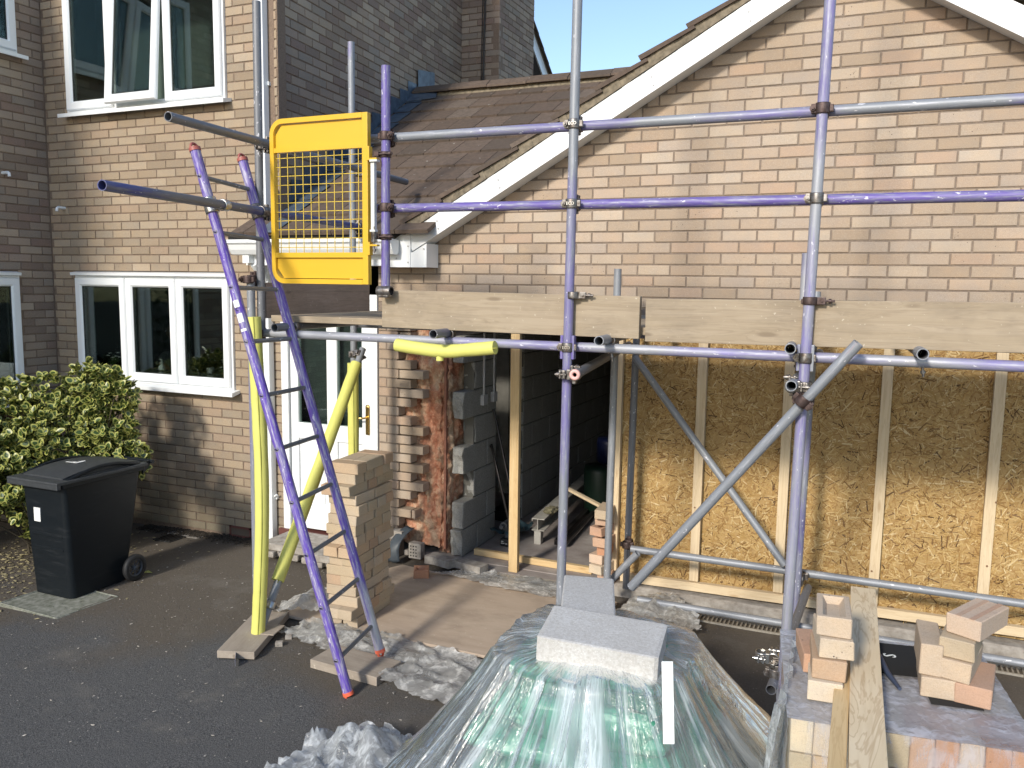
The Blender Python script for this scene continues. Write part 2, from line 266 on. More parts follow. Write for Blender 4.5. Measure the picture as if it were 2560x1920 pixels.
m_leafe = simple('variegated leaf edge', (.36, .365, .095), .4, nz=30, amt=.25)
m_litter = simple('dry leaf litter', (.42, .36, .2), .8, nz=30, amt=.5)
m_peb = simple('pale stone chips', (.50, .46, .40), .9, nz=50, amt=.4)
m_soil = simple('planting soil', (.045, .035, .025), .95, nz=20, amt=.5)
# ------------------------------------------------------------------ object helpers
WL = {}
def link(o, parent=None, loc=(0, 0, 0)):
    COL.objects.link(o); p = V(loc); WL[o.name] = p.copy()
    if parent is not None: o.parent = parent; p = p - WL[parent.name]
    o.location = p; return o
def thing(name, label, cat, loc=(0, 0, 0), group=None):
    o = bpy.data.objects.new(name, None); o.empty_display_size = .1; link(o, None, loc); return tag(o, label, cat, group)
def tag(o, label, cat, group=None):
    o['label'] = label; o['category'] = cat
    if group: o['group'] = group
    return o
def struct(o): o['kind'] = 'structure'; return o
def stuff(o): o['kind'] = 'stuff'; return o
def ob(name, mesh, mats, parent=None, loc=(0, 0, 0), rot=None):
    o = bpy.data.objects.new(name, mesh)
    if mats is not None and len(mesh.materials) == 0:
        for m in (mats if isinstance(mats, (list, tuple)) else [mats]): mesh.materials.append(m)
    link(o, parent, loc)
    if rot is not None:
        if isinstance(rot, Matrix): o.rotation_euler = rot.to_euler()
        else: o.rotation_euler = rot
    return o
class MB:
    def __init__(s): s.v = []; s.f = []; s.m = []; s.sm = []
    def add(s, vs, fs, mi=0, smooth=False):
        b = len(s.v); s.v += [tuple(x) for x in vs]
        for f in fs: s.f.append([b + i for i in f]); s.m.append(mi); s.sm.append(smooth)
    def box(s, a, b, mi=0, M=None, bev=0.):
        x0, y0, z0 = [min(a[i], b[i]) for i in range(3)]; x1, y1, z1 = [max(a[i], b[i]) for i in range(3)]
        if bev > 0:
            bm = bmesh.new(); bmesh.ops.create_cube(bm, size=1); 
            for q in bm.verts: q.co = V(((x0 + x1) / 2 + q.co.x * (x1 - x0), (y0 + y1) / 2 + q.co.y * (y1 - y0), (z0 + z1) / 2 + q.co.z * (z1 - z0)))
            bmesh.ops.bevel(bm, geom=bm.edges[:], offset=bev, segments=2, affect='EDGES', profile=.6); bm.verts.index_update()
            s.add([(M @ q.co if M else q.co) for q in bm.verts], [[q.index for q in f.verts] for f in bm.faces], mi); bm.free(); return
        vs = [V(p) for p in ((x0, y0, z0), (x1, y0, z0), (x1, y1, z0), (x0, y1, z0), (x0, y0, z1), (x1, y0, z1), (x1, y1, z1), (x0, y1, z1))]
        if M: vs = [M @ q for q in vs]
        s.add(vs, [(0, 3, 2, 1), (4, 5, 6, 7), (0, 1, 5, 4), (1, 2, 6, 5), (2, 3, 7, 6), (3, 0, 4, 7)], mi)
    def prism(s, pts, d, mi=0):   # polygon pts (list of Vector) extruded by vector d
        n = len(pts); a = [V(p) for p in pts]; b = [p + V(d) for p in a]
        s.add(a + b, [list(range(n))[::-1], list(range(n, 2 * n))] + [(i, (i + 1) % n, n + (i + 1) % n, n + i) for i in range(n)], mi)
    def tube(s, p0, p1, r, r1=None, seg=16, mi=0, cap=True, hollow=0.):
        p0 = V(p0); p1 = V(p1); r1 = r if r1 is None else r1; d = (p1 - p0).normalized(); u = d.orthogonal().normalized(); w = d.cross(u)
        c = [(u * math.cos(2 * PI * i / seg) + w * math.sin(2 * PI * i / seg)) for i in range(seg)]
        vs = [p0 + k * r for k in c] + [p1 + k * r1 for k in c]; s.add(vs, [(i, (i + 1) % seg, seg + (i + 1) % seg, seg + i) for i in range(seg)], mi, True)
        if hollow:
            for (p, e, rr, dr) in ((p0, -1, r, d), (p1, 1, r1, -d)):
                a = [p + k * rr for k in c]; b = [p + k * hollow for k in c]; q = [p + dr * .25 + k * hollow for k in c]
                s.add(a + b, [(i, (i + 1) % seg, seg + (i + 1) % seg, seg + i)[::e] for i in range(seg)], mi); s.add(b + q + [p + dr * .25], [(i, (i + 1) % seg, seg + (i + 1) % seg, seg + i)[::e] for i in range(seg)] + [(seg + i, seg + (i + 1) % seg, 2 * seg) for i in range(seg)], mi, True)
        elif cap: s.add([p0 + k * r for k in c], [list(range(seg))[::-1]], mi); s.add([p1 + k * r1 for k in c], [list(range(seg))], mi)
    def path(s, pts, r, seg=10, mi=0, cap=True):
        pts = [V(p) for p in pts]; n = len(pts); up = None; vs = []
        rr = r if isinstance(r, (list, tuple)) else [r] * n
        for i, p in enumerate(pts):
            d = (pts[min(n - 1, i + 1)] - pts[max(0, i - 1)]).normalized(); up = d.orthogonal().normalized() if up is None else (up - d * up.dot(d)).normalized(); w = d.cross(up)
            vs += [p + (up * math.cos(2 * PI * k / seg) + w * math.sin(2 * PI * k / seg)) * rr[i] for k in range(seg)]
        s.add(vs, [(i * seg + k, i * seg + (k + 1) % seg, (i + 1) * seg + (k + 1) % seg, (i + 1) * seg + k) for i in range(n - 1) for k in range(seg)], mi, True)
        if cap: s.add(vs[:seg], [list(range(seg))[::-1]], mi); s.add(vs[-seg:], [list(range(seg))], mi)
    def lathe(s, c, prof, seg=20, mi=0, M=None):
        vs = []; c = V(c)
        for (r, z) in prof: vs += [V((r * math.cos(2 * PI * k / seg), r * math.sin(2 * PI * k / seg), z)) for k in range(seg)]
        vs = [(M @ q if M else q) + c for q in vs]
        s.add(vs, [(i * seg + k, i * seg + (k + 1) % seg, (i + 1) * seg + (k + 1) % seg, (i + 1) * seg + k) for i in range(len(prof) - 1) for k in range(seg)], mi, True)
    def mesh(s, name):
        me = bpy.data.meshes.new(name); me.from_pydata(s.v, [], s.f); me.polygons.foreach_set('material_index', s.m); me.polygons.foreach_set('use_smooth', s.sm); me.update(); return me
    def build(s, name, mats, parent=None, loc=None):
        loc = V(loc) if loc is not None else (WL[parent.name] if parent is not None else V((0, 0, 0)))
        s.v = [(a - loc.x, b - loc.y, c - loc.z) for a, b, c in s.v]; return ob(name, s.mesh(name), mats, parent, loc)
def boxp(name, a, b, mat, parent=None, bev=0.):
    m = MB(); m.box(a, b, bev=bev); c = [(a[i] + b[i]) / 2 for i in range(3)]; return m.build(name, mat, parent, c)
def frameM(x, up=(0, 0, 1)):
    x = V(x).normalized(); z = V(up) - x * x.dot(V(up)); z.normalize(); y = z.cross(x); return Matrix((x, y, z)).transposed()
_tm = {}
def tube(name, p0, p1, mat, parent=None, r=.02415, hollow=.0205):
    p0 = V(p0); p1 = V(p1); L = (p1 - p0).length; m = MB(); m.tube((0, 0, 0), (0, 0, L), r, seg=24, hollow=hollow)
    return ob(name, m.mesh(name), mat, parent, p0, (p1 - p0).to_track_quat('Z', 'Y').to_euler())
def board(name, p0, p1, w, t, mat, parent=None, up=(0, 0, 1), bev=.003):  # length along p0-p1, width w along up-perp, t thick along 'up'
    p0 = V(p0); p1 = V(p1); L = (p1 - p0).length; M = frameM(p1 - p0, up); m = MB(); m.box((0, -w / 2, -t / 2), (L, w / 2, t / 2), bev=bev); return ob(name, m.mesh(name), mat, parent, p0, M)
def text_mesh(s, size, ext=.0008, bold=0.):
    cu = bpy.data.curves.new('t', 'FONT'); cu.body = s; cu.size = size; cu.extrude = ext; cu.align_x = 'CENTER'; cu.align_y = 'CENTER'; cu.offset = bold; cu.resolution_u = 2
    o = bpy.data.objects.new('t', cu); COL.objects.link(o); bpy.context.view_layer.update(); me = bpy.data.meshes.new_from_object(o.evaluated_get(bpy.context.evaluated_depsgraph_get())); bpy.data.objects.remove(o); me.materials.clear(); return me
# brick meshes: local x length (centred), y depth (front at y=0 toward -y), z height centred
_bm = {}
def brick_mesh(L, H=.065, D=.10, var=0):
    k = (round(L, 3), H, D, var)
    if k in _bm: return _bm[k]
    rnd = random.Random(hash(k) & 0xffff); c = .0035; x = L / 2; z = H / 2; j = lambda a: rnd.uniform(-a, a)
    fr = [(-x + c + j(.002), -.0, -z + c + j(.0015)), (x - c + j(.002), -.0, -z + c + j(.0015)), (x - c + j(.002), 0, z - c + j(.0015)), (-x + c + j(.002), 0, z - c + j(.0015))]
    ed = [(-x, c, -z), (x, c, -z), (x, c, z), (-x, c, z)]; ba = [(-x, D, -z), (x, D, -z), (x, D, z), (-x, D, z)]
    m = MB(); m.add(fr + ed + ba, [(0, 1, 2, 3)] + [(i + 4, (i + 1) % 4 + 4, (i + 1) % 4, i) for i in range(4)] + [(i + 8, (i + 1) % 4 + 8, (i + 1) % 4 + 4, i + 4) for i in range(4)] + [(11, 10, 9, 8)])
    _bm[k] = m.mesh('brick'); return _bm[k]
# ------------------------------------------------------------------ brick wall builder
PEND = {}   # thing -> list of (area, mesh args, loc, rotz, mat_single, mat_joined, wallpart)
def wall_bricks(root, part, O, ax, L, z0, z1, mats, bond=0., holes=(), keep=None, start=0, rows=None):
    """O origin (x,y) on face, ax unit dir along the wall; outward normal = ax rotated -90deg"""
    ax = V((ax[0], ax[1], 0)).normalized(); nrm = V((ax.y, -ax.x, 0)); rz_ = math.atan2(ax.y, ax.x)
    j0 = math.ceil((z0 - 2.2125) / .075 - .01); j1 = math.floor((z1 - 2.2125) / .075 + .01)
    for j in range(j0, j1):
        zc = 2.2125 + .075 * j + .0375; off = (.1125 if j % 2 else 0.) + bond; k0 = math.floor((0 - off) / .225) - 1; k = k0
        if rows: lo_, hi_ = rows(zc)
        else: lo_, hi_ = 0, L
        while True:
            a = off + k * .225; b = a + .225; k += 1
            if a >= hi_: break
            if b <= lo_: continue
            segs = [(max(a, lo_), min(b, hi_))]
            for (ha, hb, hz0, hz1) in holes:
                if hz0 < zc < hz1:
                    ns = []
                    for (p, q) in segs:
                        if hb <= p or ha >= q: ns.append((p, q))
                        else:
                            if p < ha: ns.append((p, ha))
                            if q > hb: ns.append((hb, q))
                    segs = ns
            for (p, q) in segs:
                if q - p < .035: continue
                if keep and not keep((p + q) / 2, zc): continue
                Lb = q - p - .010; Lb = round(Lb / .005) * .005; c = V((O[0], O[1], 0)) + ax * ((p + q) / 2); c.z = zc
                c += V((0, 0, random.uniform(-.0012, .0012))) + nrm * random.uniform(-.0015, .002)
                s = px(c); area = 0.
                if -60 < s[0] < 2620 and -60 < s[1] < 1980 and s[2] > 0:
                    vd = (CAM - c).normalized(); area = max(0, vd.dot(nrm)) * (FOC / s[2]) ** 2 * Lb
                PEND.setdefault(root.name, []).append((area, Lb, c, rz_ + random.uniform(-.003, .003), mats, part, nrm))
def flush_bricks(root, limit=300, occ=None):
    L = PEND.get(root.name, []); 
    if occ: L = [(a * (0 if occ(c) else 1),) + (l, c, r, m, p, n) for (a, l, c, r, m, p, n) in L]
    L.sort(key=lambda t: -t[0]); join = {}
    for i, (a, Lb, c, rz_, mats, part, nrm) in enumerate(L):
        me = brick_mesh(Lb, var=i % 3)
        if i < limit and a > 0:
            o = bpy.data.objects.new('brick', me if not me.materials or me.materials[0] == mats[0] else copy_me(me, mats[0]))
            if not o.data.materials: o.data.materials.append(mats[0])
            link(o, part, c); o.rotation_euler = (0, 0, rz_)
        else: join.setdefault((part.name, mats[1].name), []).append((me, c, rz_, part, mats[1]))
    for k, lst in join.items():
        vs = []; fs = []; b = 0
        for me, c, rz_, part, mt in lst:
            cs, sn = math.cos(rz_), math.sin(rz_)
            for q in me.vertices: x, y, z = q.co; vs.append((c.x + x * cs - y * sn, c.y + x * sn + y * cs, c.z + z))
            for p in me.polygons: fs.append([b + w for w in p.vertices])
            b += len(me.vertices)
        part = lst[0][3]; w = WL[part.name]; me = bpy.data.meshes.new('brickwork'); me.from_pydata([(x - w.x, y - w.y, z - w.z) for x, y, z in vs], [], fs); o = ob('brickwork', me, lst[0][4], part, w); stuff(o)
_cm = {}
def copy_me(me, mat):
    k = (me.name, mat.name)
    if k not in _cm: c = me.copy(); c.materials.clear(); c.materials.append(mat); _cm[k] = c
    return _cm[k]
def fbm(p, o=4): return mn.fractal(V(p), .6, 2.1, o)
# ------------------------------------------------------------------ ground
def gz(x, y): return .03 * min(0, x + .3) if x < -.3 else 0.
gm = MB(); nx, ny = 90, 70
xs = [-60, -25, -12] + [-7 + 14 * i / 80 for i in range(81)] + [12, 30, 60]; ys = [-60, -30, -14] + [-8 + 9.2 * i / 56 for i in range(57)] + [8, 25, 60]
vs = [(x, y, max(-.2, gz(x, y)) + .004 * fbm((x * 2, y * 2, 0))) for y in ys for x in xs]; n = len(xs)
gm.add(vs, [(j * n + i, j * n + i + 1, (j + 1) * n + i + 1, (j + 1) * n + i) for j in range(len(ys) - 1) for i in range(n - 1)], smooth=True)
struct(gm.build('ground', m_asph))
# ------------------------------------------------------------------ HOUSE
house = thing('brick_house', 'two-storey buff brick house with white casement windows and a shaded side wall', 'house', (-3, 1, 0))
def core(name, parent, O, ax, L, z0, z1, holes, mat, t=.10, inset=.0065):
    ax = V((ax[0], ax[1], 0)).normalized(); nr = V((ax.y, -ax.x, 0)); us = sorted({0, L, *[h for H in holes for h in H[:2]]}); zs = sorted({z0, z1, *[h for H in holes for h in H[2:]]}); m = MB()
    us = [u for u in us if 0 <= u <= L]; zs = [z for z in zs if z0 <= z <= z1]; o = V((O[0], O[1], 0))
    for i in range(len(us) - 1):
        for j in range(len(zs) - 1):
            cu = (us[i] + us[i + 1]) / 2; cz = (zs[j] + zs[j + 1]) / 2
            if any(h[0] < cu < h[1] and h[2] < cz < h[3] for h in holes): continue
            a = o + ax * us[i] - nr * inset; b = o + ax * us[i + 1] - nr * inset; m.prism([a + V((0, 0, zs[j])), b + V((0, 0, zs[j])), b + V((0, 0, zs[j + 1])), a + V((0, 0, zs[j + 1]))], -nr * t)
    return m.build(name, mat, parent, o)
hf = [(.325, 2.215, 1.24, 2.29), (.325, 2.20, 3.70, 5.02)]
fw = core('wall', house, (-4.32, 0), (1, 0), 2.735, -.12, 5.4, hf, m_mort)
wall_bricks(house, fw, (-4.32, 0), (1, 0), 2.735, -.11, 5.25, (m_bh, m_bhi), .03, hf)
hr = [(3.1, 4.64, 1.0, 2.28), (3.1, 4.74, 4.20, 5.35)]
rw = core('wall', house, (-4.32, -5), (0, 1), 5.0, -.12, 5.6, hr, m_mort)
wall_bricks(house, rw, (-4.32, -5), (0, 1), 5.0, -.11, 5.4, (m_bs, m_bsi), .06, hr)
TD = V((-.086, .996, 0)).normalized(); TN = V((TD.y, -TD.x, 0)); T0 = V((-1.607, 0, 0))
def onT(x, y, off=0.): d = ray(x, y); return CAM + d * ((T0 + TN * off - CAM).dot(TN) / d.dot(TN))
va = onT(1278, 78); vb = onT(1330, 217); ua, ub = (va - T0).dot(TD), (vb - T0).dot(TD); vsl = (vb.z - va.z) / (ub - ua)
def vz(u): return va.z + vsl * (u - ua)
tw = MB(); q = lambda u, z, o=-.0065: T0 + TD * u + TN * o + V((0, 0, z))
tw.prism([q(0, 2.0), q(8.6, 2.0), q(8.6, vz(8.6) + .1), q(4, vz(4) + .1), q(0, vz(4) + .1)], -TN * .1); tw = tw.build('wall', m_mort, house, T0)
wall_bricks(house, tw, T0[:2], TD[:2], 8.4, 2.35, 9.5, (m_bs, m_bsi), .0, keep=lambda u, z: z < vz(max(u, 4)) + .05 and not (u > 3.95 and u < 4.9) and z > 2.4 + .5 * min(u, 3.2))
ch = core('chimney', house, (-1.965, 3.965), (1, 0), .525, 3.5, 8, [], m_mort); ch2 = core('chimney', house, (-1.44, 3.965), (0, 1), 1.1, 3.5, 8, [], m_mort)
wall_bricks(house, ch, (-1.965, 3.965), (1, 0), .525, 4.0, 6.2, (m_bs, m_bsi), .0); wall_bricks(house, ch2, (-1.44, 3.965), (0, 1), 1.1, 4.0, 7.4, (m_bs, m_bsi), .05)
cb = MB(); cb.path([onY(1207, 228, 3.94) + V((0, -.0, 0)), onY(1210, 100, 3.935), onY(1212, 40, 3.935), onY(1213, -40, 3.935)], .011, 8); cb.path([onY(1202, 228, 3.945), onY(1207, 0, 3.945), onY(1208, -40, 3.945)], .006, 8); cb.build('chimney_cable', m_iron, house)
# rear verge of the house: soffit, barge board, tile edge
def vslab(name, offs, zz, mat):
    m = MB(); u0, u1 = 3.2, 9.2
    m.prism([q(u0, vz(u0) + zz[0], offs[0]), q(u1, vz(u1) + zz[0], offs[0]), q(u1, vz(u1) + zz[1], offs[0]), q(u0, vz(u0) + zz[1], offs[0])], TN * (offs[1] - offs[0])); return m.build(name, mat, house)
vslab('verge_soffit', (.0, .22), (0.0, .02), simple('grey painted soffit', (.16, .165, .18), .6)); vslab('bargeboard', (.225, .245), (-.02, .20), m_upvc)
for i in range(22):
    u = 3.2 + i * .27; m = MB(); M_ = 0
    m.prism([q(u, vz(u) + .215, -.2), q(u + .33, vz(u + .33) + .235, -.2), q(u + .33, vz(u + .33) + .262, -.2), q(u, vz(u) + .242, -.2)], TN * .50); m.build('roof_tile', m_tile, house)
vslab('verge_mortar', (-.1, .255), (.2, .222), m_verge)
boxp('wall', (-4.5, -.02, -.12), (-4.321, .12, 5.6), m_mort, house)  # corner filler added behind the walls to close a light leak
# windows
def window(root, O, ax, u0, u1, z0, z1, muls, room, sillw=.10, open_i=None, head=True, sh=.05, nm='window', fo=.0, bar=.078):
    ax = V((ax[0], ax[1], 0)); nr = V((ax.y, -ax.x, 0)); o = V((O[0], O[1], 0)); P = lambda u, d, z: o + ax * u + nr * d + V((0, 0, z))
    M = Matrix((ax, -nr, V((0, 0, 1)))).transposed().to_4x4(); M.translation = o     # local (u, inward, z)
    fr = MB(); f = .045; d0, d1 = -.02 - fo, .06
    for a, b in (((u0, d0, z0), (u0 + f, d1, z1)), ((u1 - f, d0, z0), (u1, d1, z1)), ((u0 + f, d0, z0), (u1 - f, d1, z0 + f)), ((u0 + f, d0, z1 - f), (u1 - f, d1, z1))): fr.box(a, b, M=M)
    for c in muls: fr.box((c - .012, d0, z0 + f), (c + .012, d1, z1 - f), M=M)
    w = fr.build(nm, m_upvc, root, P((u0 + u1) / 2, 0, z0))
    cells = [u0] + list(muls) + [u1]
    for i in range(len(cells) - 1):
        a = cells[i] + (.018 if i == 0 else .005); b = cells[i + 1] - (.018 if i == len(cells) - 2 else .005); c0 = z0 + .018; c1 = z1 - .018; s = MB(); g = MB(); se = MB(); y0 = -.048 - fo; y1 = -.014 - fo; Mr = M
        if open_i == i:
            hz = c1; A = Matrix.Translation(V((0, y0, hz))) @ Matrix.Rotation(R(-4.6), 4, 'X') @ Matrix.Translation(V((0, -y0, -hz))); Mr = M @ A
        k = bar
        prof = ((0, y0 + .012), (.008, y0), (k - .014, y0), (k, y0 + .016), (k, y1), (0, y1))
        def ring(p, r0):   # mitred frame
            n = len(p); vs = []
            for (cx, cz, sx, sz) in ((a, c0, 1, 1), (b, c0, -1, 1), (b, c1, -1, -1), (a, c1, 1, -1)):
                for (w_, y_) in p: vs.append(Mr @ V((cx + sx * w_, y_, cz + sz * w_)))
            r0.add(vs, [(e * n + j, ((e + 1) % 4) * n + j, ((e + 1) % 4) * n + (j + 1) % n, e * n + (j + 1) % n) for e in range(4) for j in range(n)])
        ring(prof, s); s.build('sash', m_upvc, w)
        ring(((k - .001, y0 + .0175), (k + .006, y0 + .0185), (k + .006, y0 + .024), (k - .001, y0 + .024)), se); ring(((k + .016, y1 + .006), (k + .03, y1 + .006), (k + .03, y1 + .02), (k + .016, y1 + .02)), se); se.build('glazing_seal', m_seal, w)
        g.box((a + k - .004, y0 + .022, c0 + k - .004), (b - k + .004, y0 + .026, c1 - k + .004), M=Mr); g.build('pane', m_glass, w)
    si = MB(); si.prism([P(u0 - .035, .0, z0), P(u0 - .035, sillw, z0 - .018), P(u0 - .035, sillw, z0 - sh), P(u0 - .035, sillw - .012, z0 - sh), P(u0 - .035, 0.0, z0 - .028)], ax * (u1 - u0 + .085)); si.build('sill', m_upvc, w)
    if head:
        hd = MB(); hd.prism([P(u0 - .01, -.0, z1 + .003), P(u0 - .01, .065, z1 + .003), P(u0 - .01, .07, z1 + .028), P(u0 - .01, 0, z1 + .04)], ax * (u1 - u0 + .0)); hd.build('head_trim', m_upvc, w)
    return w, P
window(house, (-4.32, 0), (1, 0), .325, 2.215, 1.27, 2.245, (.985, 1.595), 0)
window(house, (-4.32, 0), (1, 0), .325, 2.20, 3.735, 5.0, (.93, 1.545), 0, open_i=1, head=False)
window(house, (-4.32, -5), (0, 1), 3.1, 4.635, 1.045, 2.235, (3.9,), 0)
window(house, (-4.32, -5), (0, 1), 3.1, 4.735, 4.235, 5.3, (3.9,), 0, head=False)
# rooms behind the glass; shallow upper one added to tone the panes
def room(x0, x1, y0, y1, z0, z1, mat, name='interior_wall'):
    m = MB(); t = .05
    m.box((x0, y1, z0), (x1, y1 + t, z1)); m.box((x0 - t, y0, z0), (x0, y1, z1)); m.box((x1, y0, z0), (x1 + t, y1, z1)); m.box((x0, y0, z0 - t), (x1, y1, z0)); m.box((x0, y0, z1), (x1, y1, z1 + t)); return m.build(name, mat, house)
room(-4.25, -1.72, .12, 3.2, .0, 2.45, m_kitch); room(-4.25, -2.0, .12, .55, 3.0, 5.4, m_refl_wall); boxp('worktop', (-4.2, .125, 1.1), (-1.8, .62, 1.14), simple('dark worktop', (.05, .05, .05), .4), house)
boxp('window_board', (-4.0, .10, 1.315), (-2.15, .26, 1.332), m_upvc, house)
room(-6.5, -4.45, -2.4, -.05, -.0, 2.4, m_kitch); room(-6.5, -4.45, -2.4, -.05, 3.4, 5.5, m_refl_wall)
# downpipe, overflow pipes, air brick
dp = MB(); dp.box((-1.735, -.075, -.05), (-1.67, -.01, 6.0), bev=.004); dp = dp.build('downpipe', m_upvc, house)
for z in (.35, 2.0, 3.8): boxp('pipe_bracket', (-1.75, -.03, z), (-1.655, -.002, z + .03), m_upvc, dp)
st = MB(); st.path([onY(672, 1250, -.03), onY(692, 1237, -.05)], .009, 8); st.build('stay_hook', m_upvc, house)
for (c, e) in ((onY(158, 520, -.02), V((0, -1, 0))), (onX(10, 432, -4.30), V((1, 0, 0)))):
    m = MB(); m.path([c - e * .02, c + e * .055, c + e * .065 + V((0, 0, -.006)), c + e * .07 + V((0, 0, -.035))], .0135, 12); m.build('overflow_pipe', m_upvc, house)
ab = MB(); a0, a1 = V((-2.20, -.012, -.045)), V((-1.975, -.0, .045))
ab.box((-2.205, -.014, .028), (-1.965, .005, .045)); ab.box((-2.205, -.014, -.05), (-1.965, .005, -.033)); ab.box((-2.205, -.014, -.05), (-2.188, .005, .045)); ab.box((-1.982, -.014, -.05), (-1.965, .005, .045)); ab = ab.build('air_brick', m_sill, house); boxp('grille', (-2.19, -.008, -.034), (-1.98, .004, .03), simple('dirty vent', (.13, .10, .075), .9, nz=60), ab)
# front door (in the link between house and garage)
dr = MB()
for a, b in (((-1.60, -.01, .10), (-1.53, .09, 2.12)), ((-.715, -.01, .10), (-.645, .09, 2.12)), ((-1.53, -.01, 2.05), (-.715, .09, 2.12))): dr.box(a, b, bev=.004)
dr = dr.build('front_door', m_upvc, house, (-1.1, 0, .1))
lf = MB()
for a, b in (((-1.52, .012, .125), (-1.445, .06, 2.04)), ((-.805, .012, .125), (-.725, .06, 2.04)), ((-1.445, .012, 1.93), (-.805, .06, 2.04)), ((-1.445, .012, .90), (-.805, .06, 1.035)), ((-1.445, .012, .125), (-.805, .06, .30)), ((-1.15, .012, 1.035), (-1.05, .06, 1.93)), ((-1.15, .012, .30), (-1.05, .06, .90))): lf.box(a, b, bev=.003)
lf = lf.build('door_leaf', m_upvc, dr)
for x0, x1 in ((-1.445, -1.15), (-1.05, -.805)):
    boxp('door_pane', (x0, .03, 1.035), (x1, .036, 1.93), m_glassd, dr)
    m = MB(); m.box((x0, .03, .30), (x1, .045, .90)); m.box((x0 + .04, .02, .35), (x1 - .04, .032, .85), bev=.006); m.build('door_panel', m_upvc, dr)
boxp('door_pane_backing', (-1.52, .10, .12), (-.72, .11, 2.0), simple('door backing tone', (.028, .04, .036), .8), house)  # plane added close behind the panes; green-grey stands in for their reflection
hp = MB(); hx = -.748; hp.box((hx - .018, .0, .985), (hx + .018, .012, 1.22), bev=.005); hp.lathe((hx, .006, 1.215), [(.001, .008), (.018, .004), (.018, -.004), (.001, -.008)], 14, M=Matrix.Rotation(R(90), 4, 'X')); hp = hp.build('handle_plate', m_brass, dr)
m = MB(); m.path([(hx, .0, 1.13), (hx, -.05, 1.13), (hx - .02, -.06, 1.13), (hx - .08, -.06, 1.122), (hx - .12, -.062, 1.135), (hx - .13, -.066, 1.15)], [.009, .008, .008, .007, .006, .005], 10); m.build('door_handle', m_brass, dr)
boxp('threshold', (-1.64, -.03, .045), (-.64, .09, .10), m_sill, dr)
# ------------------------------------------------------------------ GARAGE (gable, pier, link roof)
gar = thing('garage', 'single-storey brick garage with white barge boards, brown tiled link roof and a knocked-out front corner', 'garage', (1.5, .5, 0))
gm = MB(); G = lambda x, z, y=.0065: V((x, y, z))
gm.prism([G(-.64, 2.02), G(4.6, 2.02), G(4.6, 3.2), G(2.767, 4.26), G(-.35, 2.50), G(-.64, 2.46)], (0, .2, 0)); gw = gm.build('gable_wall', m_mortg, gar, (2, .1, 2.5))
def grow(z): return (-.2 + max(0, (z - 2.40)) / .567 - .15 + .63 if z > 2.47 else 0, min(5.2, 5.2 - max(0, (z - 3.3)) / .6))
wall_bricks(gar, gw, (-.64 + .0, 0), (1, 0), 5.2, 2.05, 4.2, (m_bg, m_bgi), -.035, rows=grow)
teeth = {0: -.44, 1: -.33, 2: -.215, 3: -.33, 4: -.215, 5: -.33, 6: -.445, 7: -.33, 8: -.215, 9: -.33, 10: -.215, 11: -.33, 12: -.215, 13: -.32, 14: -.215, 15: -.33, 16: -.445, 17: -.30, 18: -.445, 19: -.50, 20: -.50, 21: -.5}
def prow(z): 
    r = int(round((1.65 - z) / .075)); return (0, teeth.get(r, -.34) + .64)
pr_ = core('pier', gar, (-.64, 0), (1, 0), .17, .0, 2.02, [], m_mortg); boxp('lintel', (-.64, .01, 1.95), (4.3, .2, 2.03), m_conc, gar)
boxp('door_reveal', (-.645, .105, .0), (-.63, .3, 2.05), m_mortg, gar)
wall_bricks(gar, pr_, (-.64, 0), (1, 0), 2.0, .06, 2.05, (m_bg, m_bgi), -.035, rows=prow)
# barge boards (left and right rake), eaves box, fascia, gutter
apx = (2.757, 4.135)
def barge(name, x0, z0, x1, z1, w, y0, y1, mat, par=gar):
    d = V((x1 - x0, 0, z1 - z0)).normalized(); n = V((-d.z, 0, d.x)) * (1 if d.x > 0 else -1); m = MB(); a = V((x0, y0, z0)); b = V((x1, y0, z1)); m.prism([a, b, b + n * w, a + n * w], (0, y1 - y0, 0)); return m.build(name, mat, par)
bl = barge('bargeboard', -.222, 2.455, apx[0], 4.14, .138, -.175, -.155, m_upvc); br_ = barge('bargeboard', 4.7, 2.96, apx[0], 4.14, .138, -.175, -.155, m_upvc)
barge('soffit', -.2, 2.475, apx[0], 4.155, .014, -.155, .0, m_upvc); barge('soffit', 4.7, 2.98, apx[0], 4.155, .014, -.155, .0, m_upvc)
for t in (.07, .235, .41, .6, .8):
    for k in (0, 1): m = MB(); p = V((-.222, -.176, 2.455)).lerp(V((apx[0], -.176, 4.14)), t) + V((.012, 0, -.0)) * k + V((0, 0, .045 + .055 * (1 - k))); m.tube(p, p + V((0, -.004, 0)), .0065, seg=8); m.build('nail_cap', m_sock, bl)
m = MB(); m.prism([V((x, -.182, z)) for x, z in ((-.232, 2.335), (-.098, 2.335), (-.098, 2.51), (-.222, 2.443), (-.232, 2.448))], (0, .18, 0)); eb = m.build('eaves_box', m_upvc, gar)
m = MB(); m.prism([V((x, -.19, z)) for x, z in ((-.44, 2.335), (-.232, 2.335), (-.232, 2.575), (-.315, 2.575), (-.44, 2.50))], (0, .19, 0)); m.build('eaves_box', m_upvc, gar)
for x, z in ((-.25, 2.49), (-.25, 2.37), (-.12, 2.47), (-.35, 2.40)): m = MB(); m.tube((x, -.184 - (.008 if x < -.232 else 0), z), (x, -.19 - (.006 if x < -.232 else 0), z), .006, seg=8); m.build('nail_cap', m_sock, eb)
boxp('fascia', (-1.78, -.20, 2.345), (-.44, -.185, 2.52), m_upvc, gar); boxp('soffit', (-1.78, -.185, 2.345), (-.44, -.0, 2.355), m_upvc, gar)
